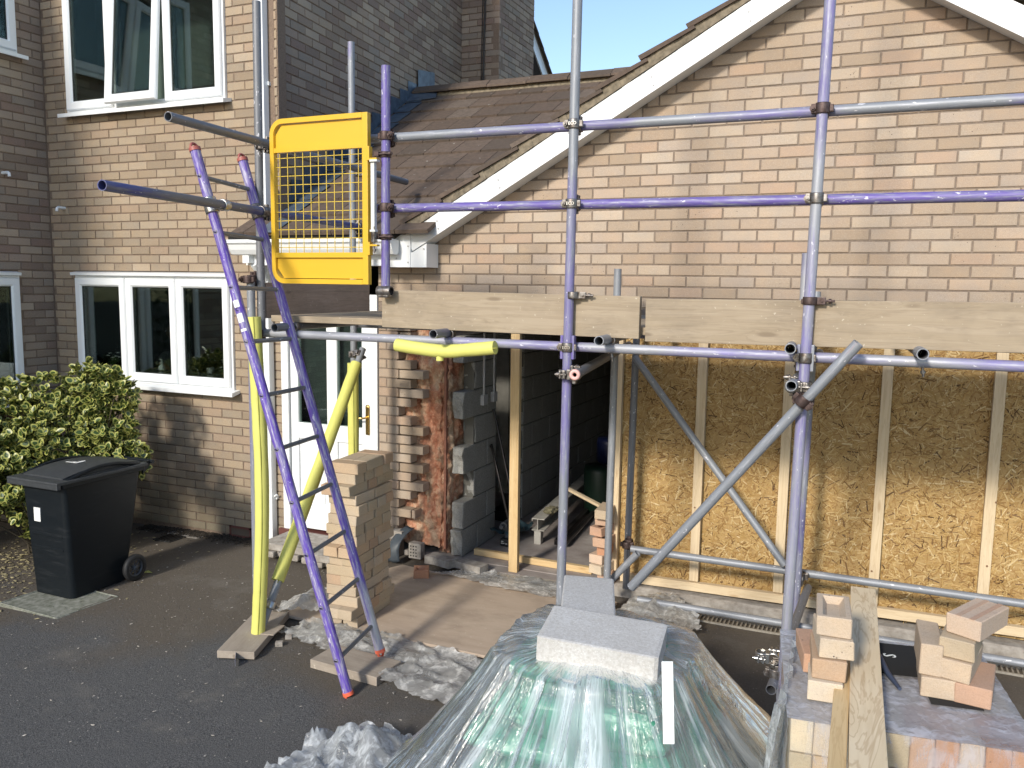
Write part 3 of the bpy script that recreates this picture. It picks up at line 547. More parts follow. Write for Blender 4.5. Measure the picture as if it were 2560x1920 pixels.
m = MB(); sec = [(-.205, 2.535), (-.205, 2.44), (-.23, 2.425), (-.275, 2.43), (-.30, 2.465), (-.315, 2.505), (-.335, 2.52), (-.335, 2.545), (-.325, 2.545), (-.322, 2.526), (-.306, 2.51), (-.292, 2.47), (-.27, 2.44), (-.215, 2.45), (-.215, 2.535)]
m.prism([V((-1.86, y, z)) for y, z in sec], (1.53, 0, 0)); gu = m.build('gutter', m_upvc, gar); m = MB(); m.prism([V((-1.866, y, z)) for y, z in sec[:8]], (.008, 0, 0)); m.build('stop_end', m_upvc, gu); m = MB(); m.prism([V((-.335, y, z)) for y, z in sec[:8]], (.012, 0, 0)); m.build('stop_end', m_upvc, gu)
m = MB(); m.box((-1.765, -.26, 2.36), (-1.70, -.195, 2.44)); m.path([(-1.70, -.2, 2.36), (-1.70, -.14, 2.30), (-1.70, -.05, 2.22)], .034, 10); m.build('gutter_outlet', m_upvc, gu)
# link roof: tiles, ridge, lead
RP = .577; ca = math.atan(RP)
def rzf(y): return 2.615 + RP * (y + .25)
rd = MB(); rd.prism([V((-1.9, -.27, rzf(-.27) - .06)), V((-1.95, 2.62, rzf(2.62) - .06)), V((2.6, 2.62, rzf(2.62) - .06)), V((-.35, -.27, rzf(-.27) - .06))], (0, 0, .03)); rd = rd.build('roof', m_dark, gar)
tm = {}
def tmesh(w):
    w = round(w, 2)
    if w not in tm:
        m = MB(); L = .36; m.box((0, 0, -.030), (w - .003, L, 0)); me = m.mesh('roof_tile'); tm[w] = me
    return tm[w]
for n_ in range(11):
    y = -.30 + .2665 * n_; xr = y + .02 if n_ else -.25; x = -1.86 - .086 * max(0, y) - (.0 if n_ % 2 else .14); 
    if y > 2.55: break
    while x < xr:
        w = .283 if x + .283 < xr + .2 else .283
        x0 = max(x, -1.62 - .086 * y + .0) if y > -.1 else max(x, -1.85); w2 = x + .283 - x0
        if w2 > .04:
            o = ob('roof_tile', tmesh(w2), m_tile, gar, (x0, y, rzf(y) + .016 + random.uniform(0, .002))); o.rotation_euler = (ca - R(3.4) + random.uniform(-.003, .003), 0, random.uniform(-.002, .002))
        x += .283
    xs_ = -1.60 - .086 * y; m = MB(); m.prism([V((xs_, y - .015, rzf(y - .015) + .021)), V((xs_ + .19, y - .015, rzf(y - .015) + .021)), V((xs_ + .19, y + .25, rzf(y + .25) + .012)), V((xs_, y + .25, rzf(y + .25) + .012))], (0, 0, .003)); m.build('lead_soaker', m_lead, gar)
for i in range(13):
    y0 = -.02 + .205 * i; y1 = y0 + .2; f = lambda u, z, o_: T0 + TD * u + TN * o_ + V((0, 0, z)); zt = rzf(y0) + .215 + random.uniform(-.01, .01); m = MB()
    o_ = .006 + .004 * (i % 2); m.prism([f(y0, rzf(y0) + .02, o_), f(y1 + .03, rzf(y1 + .03) + .02, o_), f(y1 + .03, zt + .012, o_), f(y0, zt, o_)], TN * .004); m.build('step_flashing', m_lead, gar)
m = MB(); m.prism([f(2.66, 4.29, .02), f(3.1, 4.30, .02), f(3.1, 4.62, .02), f(2.66, 4.55, .02)], TN * .005); m.prism([V((-1.86, 2.35, rzf(2.35) + .03)), V((-1.45, 2.4, rzf(2.4) + .03)), V((-1.55, 2.62, rzf(2.62) + .05)), V((-1.87, 2.62, rzf(2.62) + .09))], (0, 0, .004)); m.build('lead_saddle', m_lead, gar)
for i in range(10):
    x0 = -1.80 + i * .45; m = MB(); zr_ = rzf(2.62) + .085; w = .13; sec = [(2.62 - w, zr_ - w * RP - .02), (2.62 - w, zr_ - w * RP), (2.62 - .03, zr_ - .004), (2.65, zr_ - .004), (2.62 + w, zr_ - w * RP), (2.62 + w, zr_ - w * RP - .02)]
    m.prism([V((x0, y, z + .004 * (i % 2))) for y, z in sec], (.444, 0, 0)); m.build('ridge_tile', m_tile, gar)
m = MB(); m.prism([V((-1.9, 2.70, rzf(2.62) + .02)), V((2.8, 2.70, rzf(2.62) + .02)), V((2.8, 5, rzf(2.62) - 1.2)), V((-1.9, 5, rzf(2.62) - 1.2))], (0, 0, .03)); m.build('roof', m_tile, gar)
m = MB(); m.prism([V((-1.8, 2.52, rzf(2.5) + .01)), V((2.7, 2.52, rzf(2.5) + .01)), V((2.7, 2.55, rzf(2.5) + .075)), V((-1.8, 2.55, rzf(2.5) + .075))], (0, .1, 0)); m.build('ridge_mortar', m_verge, gar)
# gable verge: mortar bed and stepped tile edges over the barge boards
gd = V((apx[0] + .222, 0, 4.14 - 2.455)).normalized(); gn = V((-gd.z, 0, gd.x)); L_ = (apx[0] + .222) / gd.x
def verge(side):
    n = int(L_ / .35) + 1; fl = (lambda p: p) if side > 0 else (lambda p: V((2 * apx[0] - p.x, p.y, p.z)))
    for i in range(-1, n):
        s0 = .10 + i * .345 - .08; a = V((-.222, -.205, 2.455)) + gd * s0 + gn * .150; m = MB()
        j = random.uniform(-.004, .004); pts = [a + gn * (.060 + j), a + gd * .385 + gn * (.030 + j), a + gd * .385 + gn * (.052 + j), a + gn * (.092 + j)]
        if side < 0: pts = [fl(p) for p in pts][::-1]
        m.prism(pts, (0, .5, 0)); m.build('verge_tile', m_tile, gar)
    m = MB(); k = 60; top = []; bot = []
    for i in range(k + 1):
        s0 = -.1 + (L_ + .12) * i / k; a = V((-.222, -.185, 2.455)) + gd * s0; top.append(a + gn * (.206 + .006 * fbm((s0 * 9, 0, 0)))); bot.append(a + gn * .141)
    for i in range(k):
        dy = .012 * fbm((i * .4, 3, 0)); pts = [bot[i], bot[i + 1], top[i + 1], top[i]]; pts = pts if side > 0 else [fl(p) for p in pts][::-1]; m.prism([p + V((0, dy, 0)) for p in pts], (0, .12, 0))
    m.build('verge_mortar', m_verge, gar)
verge(1); verge(-1)
rs = MB(); rs.prism([V((-.25, -.15, 2.66)), V((apx[0], -.15, 4.37)), V((5.7, -.15, 2.66)), V((5.7, -.15, 2.63)), V((apx[0], -.15, 4.33)), V((-.25, -.15, 2.63))], (0, 6, 0)); rs.build('roof', m_tile, gar)
# inside of the garage
ins = MB()
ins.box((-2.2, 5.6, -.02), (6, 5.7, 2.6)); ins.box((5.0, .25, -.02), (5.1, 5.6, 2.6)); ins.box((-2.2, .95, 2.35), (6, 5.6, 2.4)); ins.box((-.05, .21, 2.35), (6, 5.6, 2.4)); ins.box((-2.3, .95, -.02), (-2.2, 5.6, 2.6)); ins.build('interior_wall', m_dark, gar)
boxp('interior_partition', (-2.2, 2.35, 0), (-.78, 2.45, 2.35), m_room, gar)
fl_ = MB(); fl_.box((-2.2, .10, -.05), (5.0, 5.6, .035)); fl_.box((-.2, -.03, -.05), (1.33, .10, .03)); struct(fl_.build('garage_floor', m_floor))
# block walls (inner leaf), toothed end towards the viewer
bw = MB(); bw.box((-.045, .34, .04), (.045, .76, 2.35)); bw.box((-.045, 1.36, .04), (.045, 5.5, 2.35)); bw = bw.build('block_wall', simple('block joint', (.12, .115, .10), .95), gar)
def rough_block(L, H, Wd, seed, rag=.0):
    bm = bmesh.new(); bmesh.ops.create_cube(bm, size=1); bmesh.ops.bevel(bm, geom=bm.edges[:], offset=.03, segments=1, affect='EDGES'); bmesh.ops.subdivide_edges(bm, edges=[e for e in bm.edges if e.calc_length() > .4], cuts=3, use_grid_fill=True)
    for q_ in bm.verts:
        p = V((q_.co.x * Wd, q_.co.y * L, q_.co.z * H)); k = fbm((p.x * 9 + seed, p.y * 9, p.z * 9)); p *= 1 + .006 * k
        if rag and q_.co.y < -.4: p.y += rag * (fbm((p.z * 14, p.x * 14, seed)) + .3)
        q_.co = p
    me = bpy.data.meshes.new('block'); bm.to_mesh(me); bm.free(); return me
for j in range(11):
    z = .04 + .2225 * j + .108
    for (y0, y1) in ([(.12, .40), (.41, .76)] if j == 0 else [(.14, .58), (.59, .76)] if j % 2 else [(.34, .76)]):
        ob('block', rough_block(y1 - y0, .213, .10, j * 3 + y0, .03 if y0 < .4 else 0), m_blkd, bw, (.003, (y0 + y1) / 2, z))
    y = 1.36
    while y < 5.0:
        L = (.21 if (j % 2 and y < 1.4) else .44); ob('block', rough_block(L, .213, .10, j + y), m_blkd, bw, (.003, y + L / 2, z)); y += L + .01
# glass wool in the broken cavity
def wool(name, P0, U, Wv, nrm, nu, nv, amp, par, edge=.012, seed=0):
    P0, U, Wv, nrm = map(V, (P0, U, Wv, nrm)); m = MB(); vs = []
    for j in range(nv + 1):
        for i in range(nu + 1):
            u = i / nu; v = j / nv; p = P0 + U * u + Wv * v; k = fbm((p.x * 11 + seed, p.y * 11, p.z * 8), 5); r = abs(fbm((p.x * 24, p.y * 24 + seed, p.z * 15), 3)); b = min(u, 1 - u, v, 1 - v); p = p + nrm * (amp * (k + .5 * r)) * min(1, .4 + 8 * b)
            if i in (0, nu): p += U.normalized() * edge * fbm((p.z * 16, seed, i)) * 2.
            if j in (0, nv): p += Wv.normalized() * edge * fbm((p.x * 16, p.y * 16, seed + j)) * 2.
            vs.append(p)
    n = nu + 1; m.add(vs, [(j * n + i, j * n + i + 1, (j + 1) * n + i + 1, (j + 1) * n + i) for j in range(nv) for i in range(nu)], smooth=True); m.add([p + nrm * -.05 for p in vs], [(j * n + i, (j + 1) * n + i, (j + 1) * n + i + 1, j * n + i + 1) for j in range(nv) for i in range(nu)], smooth=True); return m.build(name, m_ins, par)
insu = thing('insulation', 'pink glass wool insulation bulging out of the broken cavity beside the front door pier', 'insulation', (-.2, .14, .1))
wool('batt', (-.48, .125, .10), (.40, 0, 0), (0, 0, 1.85), (0, -1, 0), 46, 150, .04, insu); wool('batt', (-.075, .10, .06), (0, .33, 0), (0, 0, 1.9), (1, 0, 0), 34, 150, .035, insu, seed=5)
m = MB(); m.box((-.088, .085, .10), (-.070, .125, 1.95)); m.build('batt_edge', simple('torn wool facing', (.30, .13, .085), .95, nz=30, amt=.5), insu)
# hall door behind, frame, sockets
dl = MB(); dl.box((-.62, 2.20, .04), (-.47, 2.24, 2.05)); dl.box((-.455, 2.18, .04), (-.44, 2.26, 2.05)); idr = dl.build('inner_door', m_pvc, gar); m = MB(); m.box((-.43, 2.16, .04), (-.36, 2.25, 2.05)); m.build('door_stop', m_iron, idr)
for a, (bx, by, w) in zip((onX(1206, 870, .06), onX(1230, 870, .06)), ((onX(1208, 1000, .06), 0, .075), (onX(1233, 992, .06), 0, .07))):
    so_ = MB(); so_.box((.052, bx.y - w / 2, bx.z - .04), (.085, bx.y + w / 2, bx.z + .045), bev=.004); so_ = so_.build('socket_box', m_sock, gar); m = MB(); m.tube((.065, bx.y, bx.z + .04), (.065, bx.y, 2.3), .010, seg=10); m.build('conduit', m_sock, so_)
boxp('post', (.35, 3.6, .04), (.47, 3.7, 2.3), m_ytim, gar)
flush_bricks(gar, 300); 
def occ(c):
    x, y, z = px(c); return 0
flush_bricks(house, 300)
# ------------------------------------------------------------------ boarded wall (OSB hoarding)
hoard = thing('osb_hoarding', 'timber stud frame clad with golden strand board closing the garage opening', 'hoarding', (2.6, .05, .1))
for x0, x1 in ((1.36, 2.58), (2.583, 3.80), (3.803, 5.0)): boxp('osb_panel', (x0, .075, .10), (x1, .086, 2.0), m_osb, hoard)
fk = MB(); rnd = random.Random(3)
for i in range(27000):
    x = rnd.uniform(1.37, 4.35); z = rnd.uniform(.11, 1.99); L = abs(rnd.gauss(.040, .024)) + .006; w = min(L * .6, rnd.uniform(.003, .011)); a = rnd.gauss(.3, 1.05); y = .0748 - .0040 * i / 27000 - .0003
    c, s = math.cos(a), math.sin(a); dx, dz = c * L / 2, s * L / 2; ex, ez = -s * w / 2, c * w / 2; t = rnd.uniform(-.0022, .0022)
    fk.add([(x - dx - ex, y, z - dz - ez), (x + dx - ex * .5, y + t, z + dz - ez * .5), (x + dx * .94 + ex, y, z + dz * .94 + ez), (x - dx + ex * .6, y - t, z - dz + ez * .6)], [(0, 1, 2, 3)])
stuff(fk.build('wood_strands', m_osbf, hoard))
for i, (x, tw_) in enumerate(((1.335, 0), (1.925, .4), (2.49, 0), (3.075, 0), (3.69, 0), (4.3, 0))):
    zb = .16 + .018 * (x - 1.3); board('stud', (x, .045, zb), (x + .004, .045, 1.98), .062, .045, m_pine2, hoard, up=(0, 1, 0), bev=.002)
board('sole_plate', (1.40, .03, .125), (4.45, .03, .18), .045, .06, m_pine2, hoard, up=(0, 0, 1), bev=.002)
for x, z in ((3.72, .95), (3.70, .55), (3.06, .42), (1.915, .7)): m = MB(); m.tube((x, .021, z), (x, .017, z), .006, seg=10); m.build('knot', simple('knot %g' % x, (.22, .12, .06), .7), hoard)
pl = MB(); pl.prism([V((1.33, -.05, -.02)), V((1.33, .24, -.02)), V((1.33, .24, .09)), V((1.33, -.02, .085)), V((1.33, -.05, .07))], (3.4, 0, 0)); struct(pl.build('threshold_slab', m_conc))
dg = thing('channel_drain', 'grey slotted channel drain running along the foot of the boarded garage front', 'drain', (3, -.2, 0))
for k in range(5):
    x0 = 1.5 + k * .6; m = MB(); m.box((x0, -.255, -.01), (x0 + .597, -.243, .012)); m.box((x0, -.150, -.01), (x0 + .597, -.138, .012)); n_ = 22
    for i in range(n_): xx = x0 + (i) * .597 / n_; m.box((xx, -.243, -.008), (xx + .010, -.150, .010))
    m.build('grating', m_grille, dg); boxp('trough', (x0, -.25, -.03), (x0 + .597, -.14, -.004), m_dark, dg)
# ------------------------------------------------------------------ SCAFFOLD
scaf = thing('scaffold', 'purple and grey tube scaffold with black couplers standing along the front of the garage', 'scaffold', (1.2, -1.7, 0))
_bandc = {}
def ring_mb(m, c, ax, r0=.0262, r1=.0318, w=.046):
    ax = V(ax).normalized(); M = ax.to_track_quat('Z', 'Y').to_matrix(); m.lathe(c, [(r0, -w / 2), (r1 - .001, -w / 2), (r1, -w / 2 + .004), (r1, w / 2 - .004), (r1 - .001, w / 2), (r0, w / 2)], 22, M=M)
def bolt(m, p, d, L=.05, r=.0065, nut=.0125):
    d = V(d).normalized(); p = V(p); m.tube(p - d * L * .45, p + d * L * .55, r, seg=10); m.tube(p + d * L * .18, p + d * L * .40, nut, seg=6); m.tube(p + d * L * .14, p + d * L * .18, nut * 1.2, seg=14)
def coupler(c, a, b, n, mat=m_coup, side=-1, par=None, nm='coupler', text=None, a_back=True):
    """c mid point between tubes; front tube runs along a, rear tube along b; n points from rear to front"""
    a, b, n = V(a).normalized(), V(b).normalized(), V(n).normalized(); c = V(c); m = MB(); ca_, cb_ = c + n * .027, c - n * .027
    ring_mb(m, ca_, a); ring_mb(m, cb_, b); ta = a.cross(n).normalized() * side; tb = b.cross(n).normalized() * side
    M = Matrix((ta, a, n)).transposed().to_4x4(); M.translation = c; m.box((-.026, -.026, -.010), (.026, .026, .010), M=M, bev=.004)
    for (cc, t, ax) in ((ca_, ta, a), (cb_, tb, b)):
        M2 = Matrix((t, ax, t.cross(ax))).transposed().to_4x4(); M2.translation = cc
        m.box((.022, -.020, -.016), (.047, .020, -.006), M=M2, bev=.003); m.box((.022, -.020, .006), (.047, .020, .016), M=M2, bev=.003); m.box((-.046, -.016, -.009), (-.026, .016, .009), M=M2, bev=.004)
    o = m.build(nm, mat, par or scaf, c); b_ = MB(); bolt(b_, ca_ + ta * .038 + n * .006, n, .058); b_.build('bolt', mat, o); b_ = MB(); bolt(b_, cb_ + tb * .038, -n, .05); b_.build('bolt', mat, o)
    if text:
        me = text_mesh(text, .021, .0006, .0004); t = ob('lettering', me, m_zinc, o, ca_ + n * .0322 + V((.002, 0, -.001)), Matrix((V((1, 0, 0)), V((0, 0, 1)), V((0, -1, 0)))).transposed())
    return o
def clip(p, ax, mat=m_coup, par=None, bdir=(0, 0, -1), nm='coupler'):      # single band round one tube with a bolt hanging off it
    m = MB(); ring_mb(m, p, ax, w=.035); d = V(bdir).normalized(); t = V(ax).normalized().cross(d); p = V(p); M = Matrix((t, V(ax).normalized(), d)).transposed().to_4x4(); M.translation = p
    m.box((-.006, -.016, .024), (.000, .016, .066), M=M, bev=.002); m.box((.008, -.016, .024), (.014, .016, .066), M=M, bev=.002); m.tube(p + d * .05 - t * .012, p + d * .05 + t * .03, .006, seg=8); m.tube(p + d * .045, p + d * .105, .0055, seg=8); m.tube(p + d * .078, p + d * .09, .011, seg=6)
    return m.build(nm, mat, par or scaf, p)
YO = -1.70; YR = YO + .054; X_, Y_, Z_ = V((1, 0, 0)), V((0, 1, 0)), V((0, 0, 1)); FR = V((0, -1, 0))
o = tube('standard', (-.445, YO, .06), (-.436, YO, 2.235), T_M, scaf); 
tube('standard', (-.405, YO + .05, 1.9), (-.392, YO + .05, 3.82), T_D, scaf)
tube('standard', (.505, YO, 2.16), (.512, YO, 3.37), T_P, scaf)
s2 = tube('standard', (1.566, YO, .02), (1.600, YO, 4.6), T_M, scaf); s3 = tube('standard', (2.692, YO, .02), (2.757, YO, 4.6), T_L, scaf)
s3['label'] = 'lilac standard at the right of the scaffold'; s2['label'] = 'grey standard worn to purple in the middle of the scaffold'
tube('standard', (1.44, -.45, .035), (1.457, -.45, 2.325), T_G, scaf); tube('standard', (1.476, -.1, .09), (1.50, -.1, 2.1), T_D, scaf)
tube('standard', (2.64, -.45, .01), (2.665, -.45, 2.20), T_M, scaf); tube('standard', (2.60, -.50, 2.05), (2.60, -.50, 2.42), T_L, scaf)
tube('standard', (-.565, -.45, .03), (-.565, -.45, 3.92), T_G, scaf)
tube('guard_rail', (.385, YR, 3.005), (4.4, YR, 2.985), T_M, scaf); tube('guard_rail', (.42, YR, 2.625), (4.4, YR, 2.60), T_P, scaf)
tube('ledger', (-.46, YR, 1.905), (4.4, YR, 1.905), T_L, scaf)
g1a, g1b = onZ(420, 291, 3.01), onZ(1015, 455, 3.0); tube('guard_rail', g1a, g1b, T_D, scaf); g2a, g2b = onZ(255, 463, 2.62), onZ(935, 574, 2.62); tube('guard_rail', g2a, g2b, T_B, scaf)
tube('ledger', (1.56, -.30, .447), (4.4, -.30, .452), T_G, scaf); tube('ledger', (1.62, -.31, .105), (4.4, -.31, .105), T_G, scaf); tube('ledger', (-.6, -.40, 1.905), (4.4, -.40, 1.905), T_D, scaf)
tube('brace', (1.505, -.16, 1.74), (2.56, -.36, .50), T_G, scaf)
bp0, bp1 = onY(2146, 858, -1.80), onY(1578, 1468, -1.62); tube('brace', bp0, bp1, T_R, scaf); tube('brace', onY(1594, 1383, -.36), onZ(1508, 1470, .16), T_G, scaf)
lb0, lb1 = V((-.40, -1.73, .05)), onY(907, 872, -.52); tube('brace', lb0, lb1, T_G, scaf)
PUT = []
for (x, y) in ((686, 820), (1083, 840), (1497, 860), (1975, 882), (2303 + 4, 890)):
    p = onY(x, y, -1.83); p.z = 1.952; tube('putlog', p, (p.x - .10, -.12, 1.952), T_D if x < 1400 else T_G, scaf); PUT.append(p)
for (x, y, bx) in ((1437, 937, 1.50), (1978, 965, 2.69)):
    p = onY(x, y, -1.82); q_ = V((bx, -.30, 1.83)); tube('transom', p, q_, T_D if x < 1500 else T_G, scaf)
    if x < 1500: m = MB(); m.lathe(p, [(.011, .01), (.011, -.008), (.0262, -.008), (.0262, .012)], 24, M=(q_ - p).to_track_quat('Z', 'Y').to_matrix()); m.build('end_plug', m_capp, scaf)
# couplers
for X, Zr, mt, tx in ((.509, 3.005, m_coupd, None), (.507, 2.625, m_coupd, None), (1.5885, 3.0, m_coup, 'ECO'), (1.5855, 2.617, m_coup, 'ECO'), (2.734, 2.995, m_rub, None), (2.729, 2.611, m_coup, None)):
    coupler((X, YO + .027, Zr), Z_, X_, FR, mt if mt != m_rub else m_coupd, -1 if X > .6 else 1, text=tx)
coupler((1.580, YO + .027, 1.905), Z_, X_, FR, m_coup, -1, text='ECO'); coupler((2.719, YO + .027, 1.905), Z_, X_, FR, m_coup, -1)
for X in (1.58, 2.719):     # joint sleeves seen each side of the standard
    m = MB(); 
    for sx in (-1, 1): m.box((X + sx * .030 - .007, YO - .012, 1.845), (X + sx * .030 + .007, YO + .02, 1.965), bev=.003)
    m.build('sleeve_plate', T_P, scaf)
coupler((-.42, YO + .04, 1.905), Z_, X_, FR, m_coupd, 1); coupler((-.44, YO + .01, 2.225), Z_, X_, FR, m_coupd, -1)
gd1 = (g1b - g1a).normalized(); gd2 = (g2b - g2a).normalized()
for ga, gdv, zz in ((g1a, gd1, 3.0), (g2a, gd2, 2.62)):
    t = (YO + .03 - ga.y) / gdv.y; p = ga + gdv * t; coupler(p * .5 + V((-.398, YO + .05, p.z)) * .5, gdv, Z_, (1, -.15, 0), m_coup, 1); t = (-.42 - ga.y) / gdv.y; p = ga + gdv * t; coupler(p * .5 + V((-.565, -.45, p.z)) * .5, gdv, Z_, (1, -.1, 0), m_coup, 1)
for p in PUT: clip(V((p.x + .0, YR, 1.945)), Y_, m_coup, None, (.15, 0, -1)); 
for (px_, py_, Yv, ax, mt, dz) in ((1433, 738, YO, Z_, m_coup, (1, 0, 0)), (2025, 752, YO, Z_, m_coupd, (1, 0, 0))): c = onY(px_, py_, Yv); clip(c, ax, mt, None, dz); m = MB(); m.box((c.x - .04, c.y + .02, c.z - .014), (c.x + .055, c.y + .03, c.z + .008), bev=.003); m.build('board_clip', mt, scaf)
m = MB(); c = onY(962, 728, -1.73); ring_mb(m, c, X_, r0=.022, r1=.029, w=.085); m.box((c.x - .04, c.y - .02, c.z - .035), (c.x + .03, c.y + .02, c.z - .005), bev=.01); m.build('coupler', m_coup, scaf)
coupler(onY(1437, 937, -1.74) + V((-.03, .01, 0)), Z_, Y_, (-1, 0, 0), m_coup, 1); coupler(onY(1978, 965, -1.74) + V((.03, .01, 0)), Y_, Z_, (-1, 0, 0), m_coup, 1)
bd = (bp1 - bp0).normalized(); bc = onY(2008, 1000, -1.76); coupler(bc + V((0, .0, 0)), bd, Z_, FR, m_coupd, -1)
coupler((1.508, -.2, .447), Z_, X_, FR, m_coupd, 1); coupler((2.655, -.38, .447), Z_, X_, (0, 1, 0), m_coup, -1); coupler((2.66, YO + .03, .40), Z_, X_, FR, m_coup, -1); coupler((2.62, YO + .03, .46), Z_, Y_, (-1, 0, 0), m_zinc, 1)
tube('transom', (2.655, -1.80, .36), (2.70, -.30, .36), T_D, scaf)
lbd = (lb1 - lb0).normalized(); coupler(lb0 + lbd * .17 + V((-.02, .0, 0)), lbd, Z_, (1, 0, 0), m_zinc, 1); coupler(lb1 - lbd * .05 + V((-.04, 0, 0)), lbd, Z_, (1, 0, 0), m_coup, 1)
# foam sleeves (each slipped over a tube)
def foam(label, pts, r=.041, cat='foam sleeve'):
    # resample smooth
    P = [V(p) for p in pts]; out = []
    for i in range(len(P) - 1):
        a, b, c, d = P[max(0, i - 1)], P[i], P[i + 1], P[min(len(P) - 1, i + 2)]
        for k in range(8): t = k / 8; out.append(.5 * ((2 * b) + (c - a) * t + (2 * a - 5 * b + 4 * c - d) * t * t + (3 * b - a - 3 * c + d) * t ** 3))
    out.append(P[-1]); m = MB(); m.path(out, [r * (1 + .035 * fbm((i * .3, r, 1))) for i in range(len(out))], 18); seam = [p + V((.62, -.76, 0)) * r * .99 for p in out]
    o = m.build('foam_sleeve', m_foam, None, out[-1]); tag(o, label, cat); s = MB(); s.path([p + V((0, 0, 0)) for p in seam], .0035, 6); s.build('slit', simple('foam slit %d' % len(out), (.28, .28, .05), .8), o); return o
foam('tall bright yellow foam sleeve bowing along the left scaffold upright', [onY(x, y, -1.745) for x, y in ((634, 792), (640, 900), (648, 1040), (654, 1180), (655, 1320), (651, 1460), (645, 1584))], .042)
foam('yellow foam sleeve sloping on the brace left of the brick stack', [lb0.lerp(lb1, t) + V((0, -.012, 0)) for t in (.16, .3, .45, .6, .75, .88, .94)], .041)
foam('short upright yellow foam sleeve in front of the white door', [(-.56, -.47, z) for z in (1.62, 1.45, 1.2, .9, .5)], .041)
foam('yellow foam sleeve sagging under the ledger near the broken pier', [onY(x, y, -1.70) for x, y in ((992, 862), (1040, 870), (1110, 878), (1180, 874), (1238, 869))], .036)
m = MB(); p = onY(1100, 890, -1.7); m.tube(p, p - V((0, 0, .025)), .021, seg=18); tag(m.build('end_cap', m_foam, None, p), 'small yellow plastic cap under the sagging foam sleeve', 'cap')
# boards
BG = 'scaffold boards of the platform deck'
yy = -1.505
for k in range(5):
    for (x0, x1) in (((-.36, 1.955), (1.96, 4.4)) if k % 2 == 0 else ((-.33, 2.4), (2.41, 4.4))):
        b = board('scaffold_board', (x0, yy, 1.994), (x1, yy, 1.994), .222, .038, m_old, up=(0, 0, 1)); tag(b, 'weathered scaffold board laid flat in the platform deck', 'scaffold board', BG)
    yy += .2275
def toe(label, p0, p1, mat):
    b = board('toe_board', p0, p1, .208, .038, mat, up=(0, -1, 0)) if abs(p1[0] - p0[0]) > abs(p1[1] - p0[1]) else board('toe_board', p0, p1, .215, .038, mat, up=(-1, 0, 0)); tag(b, label, 'toe board'); return b
toe('split weathered toe board on edge left of the middle scaffold upright', (.462, -1.652, 2.073), (1.938, -1.652, 2.063), m_old)
toe('long weathered toe board on edge spanning the right of the scaffold', (1.968, -1.652, 2.052), (4.4, -1.652, 2.075), m_old)
toe('shaded brown toe board closing the left end of the platform', (-.41, -1.62, 2.10), (-.50, -.36, 2.10), m_oldd)
# ------------------------------------------------------------------ gate
gate = thing('safety_gate', 'yellow wire-mesh loading gate hinged on a purple scaffold upright', 'gate', (.43, -1.76, 2.2))
gy = -1.765; gx0, gx1, gz0, gz1 = -.222, .435, 2.205, 3.125
m = MB(); w = .036; rr = .085
out = []; inn = []
for (cx, cz, a0) in ((gx0 + rr, gz0 + rr, 180), (None, None, 0)):
    pass
def arc(cx, cz, r, a0, a1, n=8): return [(cx + r * math.cos(R(a0 + (a1 - a0) * i / n)), cz + r * math.sin(R(a0 + (a1 - a0) * i / n))) for i in range(n + 1)]
out = arc(gx0 + rr, gz0 + rr, rr, 270, 180) + arc(gx0 + rr, gz1 - rr, rr, 180, 90); inn = arc(gx0 + rr, gz0 + rr, rr - w * .75, 270, 180) + arc(gx0 + rr, gz1 - rr, rr - w * .75, 180, 90)
out = [(gx1 - w, gz0)] + out + [(gx1 - w, gz1)]; inn = [(gx1 - w, gz0 + w * .75)] + inn + [(gx1 - w, gz1 - w * .75)]
for i in range(len(out) - 1): m.prism([V((out[i][0], gy, out[i][1])), V((out[i + 1][0], gy, out[i + 1][1])), V((inn[i + 1][0], gy, inn[i + 1][1])), V((inn[i][0], gy, inn[i][1]))], (0, .034, 0))
m.box((gx1 - w, gy, gz0), (gx1, gy + .034, gz1), bev=.003); ix0, ix1 = gx0 + w * .75, gx1 - w
m.box((ix0, gy + .002, 2.94), (ix1, gy + .03, 2.965)); m.box((ix0, gy + .002, 2.352), (ix1, gy + .03, 2.38)); fr_ = m.build('gate_frame', m_yel, gate)
for (z0, z1, cz) in ((2.965, gz1 - w * .75 - .004, 1), (gz0 + w * .75 + .004, 2.352, -1)):
    m = MB(); ch_ = .045
    pts = [(ix0, z0), (ix1, z0), (ix1, z1 - .0), (ix0 + ch_, z1), (ix0, z1 - ch_ * 1.3)] if cz > 0 else [(ix0 + ch_, z0), (ix1, z0), (ix1, z1), (ix0, z1), (ix0, z0 + ch_ * 1.3)]
    m.prism([V((x, gy + .018, z)) for x, z in pts], (0, .003, 0)); m.build('sheet_panel', m_yel, gate)
for i in range(11): x = ix0 + (ix1 - ix0) * (i + .6) / 11.2; m = MB(); m.tube((x + random.uniform(-.002, .002), gy + .015, 2.36), (x, gy + .015, 2.95), .0022, seg=6); m.build('wire', m_wire, gate)
for i in range(11): z = 2.385 + (2.935 - 2.385) * (i + .5) / 11; m = MB(); m.tube((ix0, gy + .0195, z), (ix1, gy + .0195, z + random.uniform(-.002, .002)), .0022, seg=6); m.build('wire', m_wire, gate)
m = MB(); m.box((.447, gy + .01, 2.50), (.470, gy + .035, 2.87), bev=.002); m.box((.447, gy - .002, 2.862), (.495, gy + .03, 2.874), bev=.002); m.box((.447, gy - .002, 2.49), (.480, gy + .03, 2.502), bev=.002); m.build('hinge_bar', m_wht, gate)
for z in (2.885, 2.425): m = MB(); m.box((gx1 - .006, gy - .003, z - .015 if z > 2.5 else z - .06), (gx1 + .012, gy + .03, z + .06 if z > 2.5 else z + .01), bev=.002); m.box((gx1 + .0, gy - .001, z - .012), (.492, gy + .028, z - .002), bev=.002); m.build('hinge_bracket', m_yel, gate)
